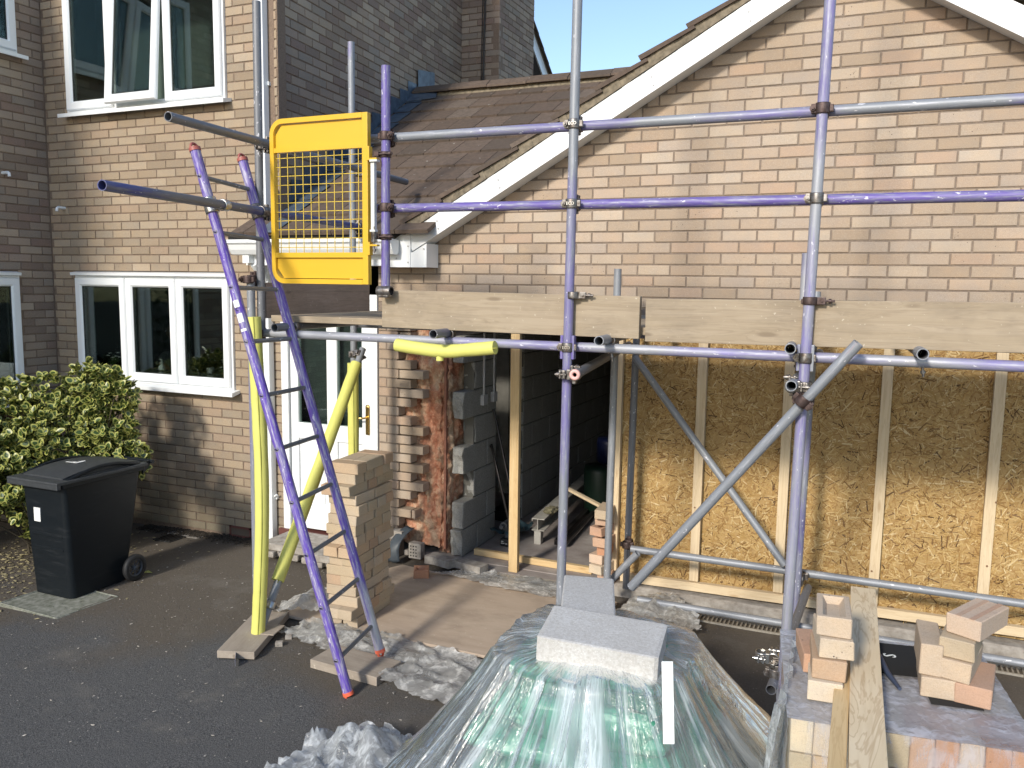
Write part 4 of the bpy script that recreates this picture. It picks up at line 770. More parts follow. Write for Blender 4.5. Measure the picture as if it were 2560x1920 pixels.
for z in (2.905, 2.465):
    c = V((.5085, YO, z)); m = MB(); ring_mb(m, c, Z_, w=.03); m.box((.46, YO - .045, z - .013), (.49, YO + .0, z + .013), bev=.004); m.tube((.485, YO - .036, z), (.572, YO - .036, z), .0055, seg=8); m.tube((.552, YO - .036, z), (.566, YO - .036, z), .011, seg=6); m.build('gate_clamp', m_coupd, gate)
m = MB(); m.path([(.468 + .016 * math.cos(a), gy + .012 + .016 * math.sin(a), 2.435 + .052 * a / (18 * PI)) for a in [i * PI / 5 for i in range(91)]], .0024, 6); m.build('spring', m_coup, gate); m = MB(); m.tube((.468, gy + .012, 2.375), (.468, gy + .012, 2.52), .004, seg=8); m.tube((.468, gy + .012, 2.385), (.468, gy + .012, 2.397), .009, seg=6); m.build('hinge_pin', m_coup, gate)
# ------------------------------------------------------------------ ladder
lad = thing('ladder', 'steel ladder with scratched purple stiles and red end caps leaning on the scaffold', 'ladder', (.47, -1.9, 0))
LT, LB_ = onY(487, 372, -2.1), V((.512, -2.1, .012)); RT, RB = onY(606, 398, -1.7), V((.455, -1.695, .075))
def stile(a, b, mat):
    d = (b - a); L = d.length; M = frameM(d, (1, 0, .3)); m = MB(); sec = [(.017 * math.cos(t), .025 * math.sin(t) if math.sin(t) > -.6 else -.016) for t in [i * PI / 10 for i in range(20)]]
    vs = [V((x, y, z)) for x in (0, L) for (z, y) in sec]; n = len(sec); m.add(vs, [(i, (i + 1) % n, n + (i + 1) % n, n + i) for i in range(n)], 0, True); m.add(vs[:n], [list(range(n))[::-1]]); m.add(vs[n:], [list(range(n))]); return a, L, M, m
def stile_obj(a, b, mat):
    d = b - a; o = tube('stile', a, b, mat, lad, r=.0275, hollow=.0235); o.scale = (1, 1.0, 1); return o
sl = stile_obj(LB_, LT, T_LP); sr = stile_obj(RB, RT, tube_mat('ladder lilac stile', .75, pc=(.11, .06, .36), base=(.45, .45, .45), bright=(.75, .75, .78)))
for (p, d, mt) in ((LT, LT - LB_, m_cap), (RT, RT - RB, m_cap), (LB_, LB_ - LT, m_capf), (RB, RB - RT, m_capf)):
    d = d.normalized(); m = MB(); r0 = .0315 if mt == m_cap else .030; m.tube(p - d * .014, p + d * .006, r0, seg=18); m.path([p + d * .004 + V((0, -.026 * math.cos(a), 0)) + d * (.026 * math.sin(a)) for a in [i * PI / 10 for i in range(11)]], .0075, 8); m.build('end_cap', mt, lad)
holes = [(501, 441), (543, 579), (582, 717), (621, 853), (660, 988), (698, 1122), (736, 1255), (772.5, 1386), (810, 1518), (847, 1650)]
Ld = (LT - LB_).normalized(); Rd_ = (RT - RB).normalized()
for i, (x, y) in enumerate(holes):
    p = onY(x, y, -2.12); t = (p - LB_).dot(Ld); a = LB_ + Ld * t; tr = t * (RT - RB).length / (LT - LB_).length * 1.0 - .03; b = RB + Rd_ * tr; r = (b - a).normalized(); r_ = tube('rung', a - r * .028, b + r * .01, T_LR, lad, r=.0125, hollow=.009)
    m = MB(); c = a - r * .0282 ; m.tube(c - r * .001, c + r * .002, .0095, seg=14); m.build('rung_end', m_dark, r_)
for ga, gdv, yv, st, sd_ in ((g2a, gd2, -2.1, (LB_, Ld), -1), (g2a, gd2, -1.72, (RB, Rd_), 1)):
    t = (yv - ga.y) / gdv.y; p = ga + gdv * t; s0, sdir = st; tt = (p.z - s0.z) / sdir.z; c2 = s0 + sdir * tt; n = (c2 - p); m = MB(); ring_mb(m, c2, sdir, r0=.0285, r1=.037, w=.085); ring_mb(m, p, gdv, w=.05); cc = (c2 + p) / 2; m.tube(p, c2, .02, seg=12); m.tube(c2 + V((.0, .0, 0)) - gdv * .03, c2 + gdv * .045, .008, seg=8); m.build('ladder_clip', m_zinc if yv < -2 else m_coup, lad)
me = text_mesh('CAUTION', .022, .0005); Mx = frameM(-Ld, (0, -1, 0)); tpos = onY(614, 790, -2.1); t = (tpos - LB_).dot(Ld)
m = MB(); c0 = LB_ + Ld * (t + .02); 
for k, (a, b, mt) in enumerate(((-.075, -.035, m_lab), (.0, .05, m_lab), (.085, .1, m_lab))):
    q0 = MB(); nrm_ = V((.25, -.97, 0)); s_ = Ld.cross(nrm_).normalized(); nn = s_.cross(Ld).normalized(); nn = nn if nn.y < 0 else -nn
    vs = []; 
    for e in (a, b):
        for f_ in range(7): an = (f_ - 3) / 3 * .62; vs.append(c0 - Ld * -e * -1 + (nn * math.cos(an) + s_ * math.sin(an)) * .0281)
    q0.add(vs, [(i, i + 1, i + 8, i + 7) for i in range(6)]); q0.build('worn_sticker', m_lab, lad)
o = ob('lettering', text_mesh('C', .028, .0004, .0006), m_dark, lad, LB_ + Ld * (t + .045) + V((.004, -.0284, 0)), Matrix((V((1, 0, 0)), V((0, 0, 1)), V((0, -1, 0)))).transposed())
# sole boards on the ground
b = board('sole_board', (-.335, -2.02, .035 - .004), (-.545, -1.44, .035 - .004), .225, .045, m_sole); tag(b, 'grey plank pad with metal nail plate under the left scaffold foot', 'board')
m = MB(); c = V((-.335, -2.02, .03)); dd = V((-.21, .58, 0)).normalized(); M = frameM(dd, (0, 0, 1)).to_4x4(); M.translation = c; m.box((-.003, -.108, -.018), (-.0005, .108, .019), M=M); 
npl = m.build('nail_plate', simple('nail plate', (.42, .42, .52), .4, .7), b)
for i in range(7):
    for j in (0, 1): m = MB(); yq = -.09 + .03 * i; m.box((-.0045, yq - .007, -.009 + .015 * j), (-.0031, yq + .007, -.005 + .015 * j), M=M); m.build('slot', m_seal, npl)
m = MB(); Mb = Matrix.Rotation(R(12), 4, 'Z'); Mb.translation = V((-.37, -1.69, .0565)); m.box((-.075, -.075, -.003), (.075, .075, .003), M=Mb); tag(m.build('base_plate', m_sole, None, (-.37, -1.69, .055)), 'thin square plate under the foot of the yellow-sleeved upright', 'plate')
b = board('sole_board', (.13, -1.80, .028), (.60, -1.83, .028), .235, .052, m_sole); tag(b, 'thick grey plank pad under the right foot of the ladder', 'board')
# ------------------------------------------------------------------ brick stack
def solid_brick(L=.215, H=.065, D=.1025, var=0, frog=False, holes=False):
    k = ('s', L, H, D, var, frog, holes)
    if k in _bm: return _bm[k]
    rnd = random.Random(var * 7 + 1); m = MB(); x, y, z = L / 2, D / 2, H / 2; b = .003; j = lambda a: rnd.uniform(-a, a); bm = bmesh.new(); bmesh.ops.create_cube(bm, size=1)
    for q_ in bm.verts: q_.co = V((q_.co.x * L + j(.003), q_.co.y * D + j(.002), q_.co.z * H + j(.0015)))
    bmesh.ops.bevel(bm, geom=bm.edges[:], offset=b, segments=1, affect='EDGES')
    if frog:
        f = max(bm.faces, key=lambda f: f.normal.z * f.calc_area()); bmesh.ops.inset_region(bm, faces=[f], thickness=.022); r = bmesh.ops.inset_region(bm, faces=[f], thickness=.02, depth=-.022)
    me = bpy.data.meshes.new('brick'); bm.to_mesh(me); bm.free(); _bm[k] = me; return me
def mbrick(me, mat): return copy_me(me, mat)
stk = thing('brick_stack', 'tall stack of new pale buff bricks standing on the plywood behind the ladder', 'brick stack', (-.05, -1.17, .03))
RZ = R(3.5); cR, sR = math.cos(RZ), math.sin(RZ)
def sp(x, y, z): return V((-.045 + x * cR - y * sR, -1.165 + x * sR + y * cR, z))
z = .027 + .0325
for lay in range(16):
    dx = .010 * math.sin(lay * 1.3) + (.012 if lay > 7 else 0) + random.uniform(-.006, .006); dy = random.uniform(-.006, .006)
    lay_ = []
    if lay % 3 == 2: # headers showing on the right side
        lay_ = [(0, -.165 + .11 * k, 0) for k in range(4)]
    elif lay % 3 == 1: lay_ = [(-.054, -.165, 90), (-.054 + .108, -.165, 90), (0, .0, 0), (-.054, .165 + .0, 90), (.054, .165, 90)] if lay % 2 else [(-.054, -.11, 90), (.054, -.11, 90), (-.054, .11, 90), (.054, .11, 90)]
    else: lay_ = [(0, -.165, 0), (-.054, .0, 90), (.054, .0, 90), (0, .165, 0)] if lay % 2 else [(-.054, -.11, 90), (.054, -.11, 90), (-.054, .11, 90), (.054, .11, 90)]
    for (bx, by, ang) in lay_:
        o = ob('brick', mbrick(solid_brick(var=random.randint(0, 3)), m_new), None, stk, sp(bx * 1.0 + dx + random.uniform(-.006, .006), by * 1.045 + dy, z)); o.rotation_euler = (0, 0, RZ + R(ang) + random.uniform(-.04, .04))
    z += .0665
# ------------------------------------------------------------------ plywood, sheets, threshold stones
pw = MB(); pts = [(-.50, -1.40), (.30, -1.385), (1.05, -1.385), (1.35, -1.38), (1.45, -.22), (.9, -.20), (.1, -.24), (-.30, -.20), (-.46, -.55)]
pw.prism([V((x, y, .008)) for x, y in pts], (0, 0, .018)); pwo = pw.build('plywood_sheet', m_ply, None, (.4, -.9, .008)); tag(pwo, 'dusty plywood sheet laid on the ground under the brick stack', 'plywood')
def sheet(label, poly, z0, amp, res, seed, mat, cat='polythene', lift=None, fold=(9, 3), name='polythene_sheet'):
    xs_ = [p[0] for p in poly]; ys_ = [p[1] for p in poly]; m = MB(); nx_ = int((max(xs_) - min(xs_)) / res) + 1; ny_ = int((max(ys_) - min(ys_)) / res) + 1; idx = {}; vs = []; fs = []
    def inside(x, y):
        c = False; n = len(poly)
        for i in range(n):
            x1, y1 = poly[i]; x2, y2 = poly[(i + 1) % n]
            if (y1 > y) != (y2 > y) and x < (x2 - x1) * (y - y1) / (y2 - y1) + x1: c = not c
        return c
    def vert(i, j):
        if (i, j) in idx: return idx[(i, j)]
        x = min(xs_) + i * res; y = min(ys_) + j * res; a = fbm((x * fold[0] + seed, y * fold[1], seed), 2); b = 1 - abs(mn.noise(V((x * 4 + y * 3, y * 6 - x * 2 + seed, 2)))) * 3.2; c = mn.noise(V((x * 20, y * 20, seed)))
        xx = x + .012 * fbm((x * 20, y * 20, 7), 2); yy_ = y + .012 * fbm((x * 20, y * 20, 17), 2)
        z = z0 + amp * max(0, .3 + .5 * a + .5 * b ** 3 * (1 if b > 0 else 0)) + .0015 * c + (lift(x, y) if lift else 0); idx[(i, j)] = len(vs); vs.append((xx, yy_, max(z, z0))); return idx[(i, j)]
    for j in range(ny_):
        for i in range(nx_):
            x = min(xs_) + (i + .5) * res + .02 * fbm((i * .2, j * .2, seed), 2); y = min(ys_) + (j + .5) * res
            if inside(x, y): fs.append((vert(i, j), vert(i + 1, j), vert(i + 1, j + 1), vert(i, j + 1)))
    m.add(vs, fs, 0, True); o = m.build(name, mat, None, (sum(xs_) / len(xs_), sum(ys_) / len(ys_), z0)); tag(o, label, cat); return o
sheet('crumpled dusty polythene strip along the front edge of the plywood', [(-.36, -1.62), (-.25, -1.40), (.1, -1.36), (.5, -1.40), (.95, -1.42), (1.3, -1.45), (1.35, -1.95), (1.0, -2.0), (.62, -1.93), (.3, -1.78), (0, -1.70), (-.2, -1.66)], .012, .05, .014, 3, m_polyg, fold=(2.2, 5))
sheet('polythene scrap puffed up behind the left scaffold foot', [(-.60, -1.50), (-.50, -1.1), (-.28, -.98), (-.16, -1.02), (-.17, -1.32), (-.40, -1.42)], .03, .07, .02, 9, m_polyg, lift=lambda x, y: .10 * max(0, 1 - abs(x + .35) * 4) * max(0, 1 - abs(y + 1.2) * 3))
sheet('twist of dusty polythene lying at the garage threshold under the bare post', [(.0, -.30), (.12, -.22), (.35, -.10), (.60, -.02), (1.05, -.06), (1.25, -.16), (1.2, -.34), (.85, -.38), (.55, -.37), (.35, -.33), (.12, -.32)], .028, .035, .014, 5, m_polyg, fold=(3, 7))
sheet('pale polythene sheet scrap caught at the foot of the sloping brace', [(1.55, -.30), (1.75, -.05), (2.0, -.25), (2.1, -.55), (1.75, -.75), (1.5, -.6)], .05, .05, .02, 15, m_polyg, lift=lambda x, y: .05 * max(0, 1 - abs(x - 1.72) * 2.5) * max(0, 1 - abs(y + .3) * 2.5))
def stone(label, c, s, rz_, mat, cat, nm='kerb_block', seed=0):
    me = rough_block(s[1], s[2], s[0], seed); me.name = nm; o = ob(nm, me, mat, None, c); o.rotation_euler = (0, 0, R(rz_)); return tag(o, label, cat)
stone('left grey edging stone at the threshold by the broken pier', (-.02, -.075, .065), (.26, .12, .06), -14, m_conc, 'stone'); stone('right grey edging stone at the threshold left of the bare post', (.24, -.075, .06), (.25, .11, .055), -12, m_conc, 'stone', seed=4)
o = ob('half_brick', mbrick(solid_brick(.115, .065, .1025, 1, True), m_red), None, None, (-.03, -.37, .062)); o.rotation_euler = (R(4), 0, R(28)); tag(o, 'broken orange half brick lying alone on the plywood', 'brick')
# rubble at the pier foot
stone('chipped old brick left at the foot of the toothed pier', (-.46, -.02, .205), (.14, .10, .07), 4, m_conc, 'brick', 'loose_brick', 8)
pbk = thing('perforated_brick', 'perforated brick standing on end beside the black felt at the pier foot', 'brick', (-.275, -.02, .08)); m = MB(); m.box((-.335, -.045, .03), (-.225, .02, .155), bev=.003); m.build('body', m_conc, pbk)
for i in range(3):
    for j in range(4): m = MB(); m.tube((-.315 + i * .024, -.046, .052 + j * .026), (-.315 + i * .024, -.0435, .052 + j * .026), .0065, seg=8); m.build('hole', m_dark, pbk)
m = MB(); vs = []; 
for i in range(16):
    t = i / 15; c = V((-.36 - .02 * t, .02, .26)).lerp(V((-.40, -.16, .02)), t) + V((-.02 * math.sin(t * 3), -.06 * math.sin(t * PI), .03 * math.sin(t * PI)))
    for k in range(5): vs.append(c + V((-.05 + .025 * k, .01 * math.sin(k + t * 4), .006 * math.sin(k * 2.))))
m.add(vs, [(i * 5 + k, i * 5 + k + 1, (i + 1) * 5 + k + 1, (i + 1) * 5 + k) for i in range(15) for k in range(4)], 0, True); o = m.build('damp_course_strip', m_dpc, None, (-.38, -.05, .1)); so2 = o.modifiers.new('s', 'SOLIDIFY'); so2.thickness = .003; tag(o, 'strip of black damp-proof felt drooping from the pier foot', 'felt strip')
# bare post and batten
p0 = V((.552, .03, .03)); b = board('timber_post', p0, (.548, .03, 1.97), .072, .045, m_pine, up=(0, -1, 0)); tag(b, 'bare pine post standing upright in the garage opening', 'post')
b = board('timber_batten', (.115, .245, .065), (1.12, .225, .062), .045, .05, m_pine); tag(b, 'fresh pine batten lying across the garage floor behind the post', 'batten')
# small stack of orange bricks at the jamb
st2 = thing('brick_stack', 'short leaning stack of orange bricks against the left end of the hoarding', 'brick stack', (1.30, .06, .04)); z = .075
for i in range(9):
    mt = [m_red, m_red, m_newl, m_newl, m_red, m_red, m_red, m_red, m_new][i]; o = ob('brick', mbrick(solid_brick(.215, .065, .1025, i % 4, frog=(i in (4, 5, 6))), mt), None, st2, (1.285 + .012 * math.sin(i * 1.7), -.02 + .03 * math.sin(i * 2.1), z)); o.rotation_euler = (R(1.5 * math.sin(i)), R(2 * math.sin(i * 3.)), R(86 + 14 * math.sin(i * 1.9))); z += .066 if i not in (5, 6) else .072
# things lying inside the garage
rail = thing('door_track', 'long white steel channel lying on blocks on the garage floor', 'channel', (.5, 1.2, .1))
ra, rb = onZ(1345, 1312, .21), onZ(1480, 1190, .20); d = (rb - ra).normalized(); M = frameM(d, (0, 0, 1)).to_4x4(); M.translation = ra; L = (rb - ra).length
m = MB(); m.box((0, -.055, .045), (L, .055, .052), M=M); m.box((0, -.055, -.052), (L, .055, -.045), M=M); m.box((0, .0, -.045), (L, .006, .045), M=M); m.box((0, .049, .03), (L, .055, .045), M=M); m.build('channel', m_pvc, rail); m = MB(); m.box((.02, -.02, -.20), (.10, .04, -.055), M=M, bev=.005); m.box((L - .1, -.02, -.2), (L - .02, .04, -.055), M=M, bev=.005); m.build('bracket', m_pvc, rail)
for off, r, mt, lb in ((.17, .022, m_iron, 'dark steel bar lying beside the white channel on the garage floor'), (.24, .016, m_iron, 'thin dark rod nearest the boarding on the garage floor')):
    a = ra + V((off, -.0, -.13)); m = MB(); m.box((0, -r, -r), (L * .75, r, r), bev=.004); o = ob('steel_bar', m.mesh('steel_bar'), mt, None, a, frameM(d)); tag(o, lb, 'bar')
m = MB(); c = onZ(1378, 1275, .29); bm_ = [(c + V((.03 * math.cos(a), .045 * math.sin(a), 0))) for a in range(3)]; 
bm = bmesh.new(); bmesh.ops.create_icosphere(bm, subdivisions=3, radius=1)
for q_ in bm.verts: k = 1 + .35 * fbm((q_.co.x * 2, q_.co.y * 2, q_.co.z * 2), 3); q_.co = V((q_.co.x * .055 * k, q_.co.y * .085 * k, q_.co.z * .032 * k))
me = bpy.data.meshes.new('glove'); bm.to_mesh(me); bm.free(); o = ob('work_glove', me, simple('olive cloth', (.20, .18, .11), .95, nz=40, amt=.4), None, c); tag(o, 'crumpled olive work glove lying on the white channel', 'glove')
a, b_ = onY(1420, 1222, .75), onY(1515, 1272, .35); o = board('timber_lath', a, b_, .035, .022, m_pine2); tag(o, 'thin pale lath propped between the channel and the orange brick stack', 'lath')
for (p, q_, lb) in (((1234, 1022), (1282, 1250), 'black crowbar leaning on the block wall, nearer the post'), ((1228, 1110), (1276, 1320), 'black wrecking bar with a hooked top leaning low on the block wall')):
    a = onX(*p, .075); e = onX(*q_, .30) if p[1] < 1100 else onX(q_[0], q_[1], .26); m = MB(); pts_ = [a + V((.0, .03, -.05)), a + V((0, -.01, -.01)), a, a.lerp(e, .5), e] if p[1] > 1100 else [a, a.lerp(e, .5), e]; m.path(pts_, .011, 8); tag(m.build('crowbar', m_iron, None, e), lb, 'crowbar')
drl = thing('cordless_drill', 'black cordless tool standing on its battery behind the post', 'drill', onZ(1268, 1362, .04)); c = WL[drl.name]; m = MB(); m.box((c.x - .045, c.y - .06, .04), (c.x + .045, c.y + .06, .105), bev=.012); bt = m.build('battery', m_rub, drl)
m = MB(); m.box((c.x - .018, c.y - .02, .10), (c.x + .018, c.y + .02, .20), bev=.008); m.tube((c.x, c.y - .08, .225), (c.x, c.y + .07, .225), .032, seg=16); m.tube((c.x, c.y - .13, .225), (c.x, c.y - .08, .225), .017, seg=12); m.build('body', m_hub, drl)
m = MB(); 
for (dx, dz, w) in ((-.03, .082, .02), (-.03, .066, .016), (-.008, .066, .008), (.010, .064, .016)): m.box((c.x + dx, c.y - .062, dz), (c.x + dx + w, c.y - .0605, dz + .006))
stuff(m.build('battery_lettering', m_lab, bt))
o = sheet('blue-grey plastic sack slumped against the foot of the block wall', [(.10, .55), (.16, .95), (.34, .95), (.30, .55)], .04, .08, .02, 21, m_bluebag, 'sack', lift=lambda x, y: .06, name='plastic_sack')
c = onZ(1262, 1290, .06); m = MB(); m.box((c.x - .1, c.y - .10, .04), (c.x + .12, c.y + .15, .05)); 
for a, b_ in (((-.1, -.1), (.12, -.09)), ((-.1, .14), (.12, .15)), ((-.1, -.1), (-.09, .15)), ((.11, -.1), (.12, .15))): m.box((c.x + a[0], c.y + a[1], .04), (c.x + b_[0], c.y + b_[1], .13))
tag(m.build('tool_tray', m_iron, None, c), 'open black tray on the floor beside the block wall', 'tray')
m = MB(); c = onZ(1500, 1215, .3); m.lathe(c, [(.001, .2), (.15, .2), (.16, .15), (.15, -.25), (.13, -.27), (.001, -.27)], 24); tag(m.build('tub', simple("dark green tub", (.004, .018, .01), .5), None, c), 'dark green tub deep inside the garage', 'tub')
m = MB(); m.lathe(c + V((.05, .2, .32)), [(.001, .12), (.14, .12), (.15, .08), (.15, -.1), (.13, -.12), (.001, -.12)], 24); tag(m.build('tub', simple("navy tub", (.003, .006, .03), .4), None, c + V((.05, .2, .32))), 'navy blue tub above the dark green one inside the garage', 'tub')
# ------------------------------------------------------------------ door step, covers, litter
stp = thing('door_step', 'pale concrete slab doorstep on rubble below the white front door', 'step', (-1.15, -.25, 0)); m = MB(); m.box((-1.50, -.42, .05), (-1.02, .0 - .03, .105), bev=.006); m.build('slab', m_conc, stp); m = MB(); m.box((-1.01, -.50, .05), (-.5, -.03, .105), bev=.006); m.build('slab', m_conc, stp)
for i in range(26): x = random.uniform(-1.45, -.55); c = V((x, -.40 - .03 * (x > -1.01) + random.uniform(-.03, .06), .02)); m = MB(); s = random.uniform(.015, .04); m.box(c - V((s, s, s * .7)), c + V((s, s, s * .7)), bev=s * .4); m.build('rubble', m_conc, stp)
m = MB(); pts = [(-2.52, -1.955), (-1.91, -1.975), (-1.86, -1.50), (-2.48, -1.48)]; m.prism([V((x, y, -.07)) for x, y in pts], (0, 0, .022)); cv = m.build('cover_slab', m_slabc, None, (-2.2, -1.7, -.06)); tag(cv, 'weathered square manhole cover slab under the black wheelie bin', 'slab')
for a, b_ in ((0, 1), (1, 2), (2, 3), (3, 0)): m = MB(); A = V((*pts[a], -.047)); B = V((*pts[b_], -.047)); A = A.lerp(V((-2.2, -1.72, -.047)), .04); B = B.lerp(V((-2.2, -1.72, -.047)), .04); m.path([A, B], .006, 6); m.build('rim', m_slabc, cv)
m = MB(); m.box((-2.76, -.36, -.085), (-2.56, -.17, -.062)); dc = m.build('drain_cover', m_dark, None, (-2.66, -.26, -.07)); tag(dc, 'small black square gully grid by the house wall', 'drain cover')
for i in range(5): m = MB(); m.box((-2.74 + .036 * i, -.34, -.064), (-2.725 + .036 * i, -.19, -.056)); m.build('bar', m_iron, dc)
m = MB(); m.prism([V((-2.80, -.16, -.08)), V((-2.35, -.18, -.08)), V((-2.32, -.06, -.08)), V((-2.78, -.05, -.08))], (0, 0, .014)); tag(m.build('cement_patch', m_conc, None, (-2.5, -.1, -.08)), 'broken cement haunching between the gully grid and the wall', 'cement')
def scatter(name, n, fn, mat, smin, smax, flat):
    m = MB()
    for i in range(n):
        x, y = fn(); s = random.uniform(smin, smax); a = random.uniform(0, 6.3); z = gz(x, y) + .004; c, sn = math.cos(a), math.sin(a); e = random.uniform(.35, .8)
        pts = [(1, 0), (.3, e * .7), (-.7, e * .5), (-1, -.1), (-.3, -e * .7), (.6, -e * .5)]; base = [V((x + s * (p * c - q * sn), y + s * (p * sn + q * c), z + random.uniform(0, s * flat))) for p, q in pts]; top = [V((x + .6 * s * (p * c - q * sn), y + .6 * s * (p * sn + q * c), z + s * flat * random.uniform(.6, 1.2))) for p, q in pts]
        m.add(base + top, [(k, (k + 1) % 6, 6 + (k + 1) % 6, 6 + k) for k in range(6)] + [tuple(range(6, 12))])
    return stuff(tag(m.build(name, mat, None, (0, 0, 0)), *lbl))
lbl = ('pale stone chips and flakes scattered over the dark drive', 'stone chips'); scatter('stone_chips', 420, lambda: (random.uniform(-3.2, 1.6), random.uniform(-3.6, -.1)), m_peb, .004, .012, .35)
lbl = ('small grey grit lying loose on the drive', 'grit'); scatter('grit', 5200, lambda: (random.uniform(-3.2, 2.2), random.uniform(-3.7, -.1)), simple('grey grit', (.10, .10, .10), .9), .0025, .007, .7)
lbl = ('dry yellow leaf litter under the variegated shrub', 'leaf litter'); scatter('leaf_litter', 900, lambda: (random.gauss(-3.3, .45), random.gauss(-1.3, .45)), m_litter, .008, .026, .25)
lbl = ('dark soil crumbs and moss along the foot of the house wall', 'soil'); scatter('soil_crumbs', 1500, lambda: (random.uniform(-3.2, -1.6), random.gauss(-.03, .04) - abs(random.gauss(0, .05))), m_soil, .006, .02, .6)
for (x, y, s, lb) in ((698, 1610, .022, 'small pale stone beside the left scaffold foot pad'), (722, 1592, .02, 'flat grey stone behind the left scaffold foot pad')): c = onZ(x, y, .01); stone(lb, c, (s * 2, s * 1.5, s * 1.4), 30, m_conc, 'stone', 'stone', x)
c = onZ(354, 1432, -.045); m = MB(); m.prism([c, c + V((.05, .012, .004)), c + V((.075, .035, .0)), c + V((.03, .04, .01))], (0, 0, .002)); tag(m.build('fallen_leaf', m_leafe, None, c), 'fallen yellow-edged leaf beside the bin wheel', 'leaf')
# ------------------------------------------------------------------ wheelie bin
bn = thing('wheelie_bin', 'black wheelie bin with a white label and a white figure on its lid', 'bin', (-2.24, -1.52, -.05))
tb, bb = (-2.525, -2.095, -1.73, -1.05), (-2.505, -2.11, -1.69, -1.20)   # x0,x1,y0,y1 at top / bottom
def shell(z0, z1, A, B, r0, r1, n=5, ny_=8):
    m = MB(); rows_ = []
    for i in range(ny_ + 1):
        t = i / ny_; x0, x1, y0, y1 = [B[k] * (1 - t) + A[k] * t for k in range(4)]; r = r0 * (1 - t) + r1 * t; z = z0 + (z1 - z0) * t; row = []
        for (cx, cy, a0) in ((x1 - r, y0 + r, -90), (x1 - r, y1 - r, 0), (x0 + r, y1 - r, 90), (x0 + r, y0 + r, 180)):
            for k in range(n + 1): a = R(a0 + 90 * k / n); row.append(V((cx + r * math.cos(a), cy + r * math.sin(a), z)))
        rows_.append(row)
    k = len(rows_[0]); m.add([p for rw_ in rows_ for p in rw_], [(i * k + j, i * k + (j + 1) % k, (i + 1) * k + (j + 1) % k, (i + 1) * k + j) for i in range(ny_) for j in range(k)], 0, True); m.add(rows_[0], [list(range(k))[::-1]]); m.add(rows_[-1], [list(range(k))]); return m
m = shell(-.045, .80, tb, bb, .05, .035); 
for (za, zb) in ((.30, .32), (.40, .425)): t = (za + .045) / .845; xa = bb[0] * (1 - t) + tb[0] * t; xb = bb[1] * (1 - t) + tb[1] * t; ya = bb[2] * (1 - t) + tb[2] * t; m.box((xa + .05, ya - .004, za), (xb - .05, ya + .01, zb), bev=.003)
m.build('body', m_bin, bn)
m = MB(); m.box((tb[0] - .018, tb[2] - .02, .765), (tb[1] + .018, tb[3] + .015, .805), bev=.008); m.build('rim', m_bin, bn)
def lidz(u, v): return .818 + .065 * math.sin(PI * min(1, max(0, v * .92 + .04))) ** .8 * (.7 + .3 * math.sin(PI * u)) 
m = MB(); x0, x1, y0, y1 = -2.575, -2.065, -1.80, -1.02; m.box((x0, y0, .798), (x1, y1, .823), bev=.008); m.box((x0, y0, .770), (x1, y0 + .03, .815), bev=.008); N_ = 16; vs = []
for j in range(N_ + 1):
    for i in range(N_ + 1): u, v = i / N_, j / N_; vs.append(V((x0 + .055 + (x1 - x0 - .11) * u, y0 + .09 + (y1 - y0 - .11) * v, lidz(u, v) + .004)))
n = N_ + 1; m.add(vs, [(j * n + i, j * n + i + 1, (j + 1) * n + i + 1, (j + 1) * n + i) for j in range(N_) for i in range(N_)], 0, True)
bot = [V((p.x, p.y, .815)) for p in vs]; edge = [(0, i) for i in range(n)] + [(j, N_) for j in range(n)] + [(N_, i) for i in range(N_, -1, -1)] + [(j, 0) for j in range(N_, -1, -1)]
for k in range(len(edge) - 1): a, b_ = edge[k], edge[k + 1]; ia, ib = a[0] * n + a[1], b_[0] * n + b_[1]; m.add([bot[ia], bot[ib], vs[ib], vs[ia]], [(0, 1, 2, 3)])
ld = m.build('lid', m_lid, bn)
for (cx, w) in ((x0 + .03, .05), (x1 - .03, .05)): m = MB(); m.path([(cx, y0 + .1 + (y1 - y0 - .15) * t, .815 + .055 * math.sin(PI * t)) for t in [i / 10 for i in range(11)]], .014, 8); m.build('lid_rib', m_bin, ld)
me = text_mesh('5', .17, .001, .009); c = V((-2.32, -1.43, .884)); o = ob('lid_number', me, m_lab, ld, c); o.rotation_euler = (R(-3), 0, R(90)); o.scale = (1.15, 1, 1)
m = MB(); m.box((x0 + .05, y1 - .02, .78), (x0 + .09, y1 + .07, .82), bev=.008); m.box((x1 - .09, y1 - .02, .78), (x1 - .05, y1 + .07, .82), bev=.008); m.tube((x0 + .02, y1 + .07, .815), (x1 - .02, y1 + .07, .815), .016, seg=14); m.prism([V((x1 - .06, y1 - .01, .73)), V((x1 - .06, y1 + .07, .80)), V((x1 - .06, y1 + .08, .825)), V((x1 - .06, y1 - .01, .82))], (.02, 0, 0)); m.prism([V((x0 + .04, y1 - .01, .73)), V((x0 + .04, y1 + .07, .80)), V((x0 + .04, y1 + .08, .825)), V((x0 + .04, y1 - .01, .82))], (.02, 0, 0)); m.build('handle', m_bin, bn)
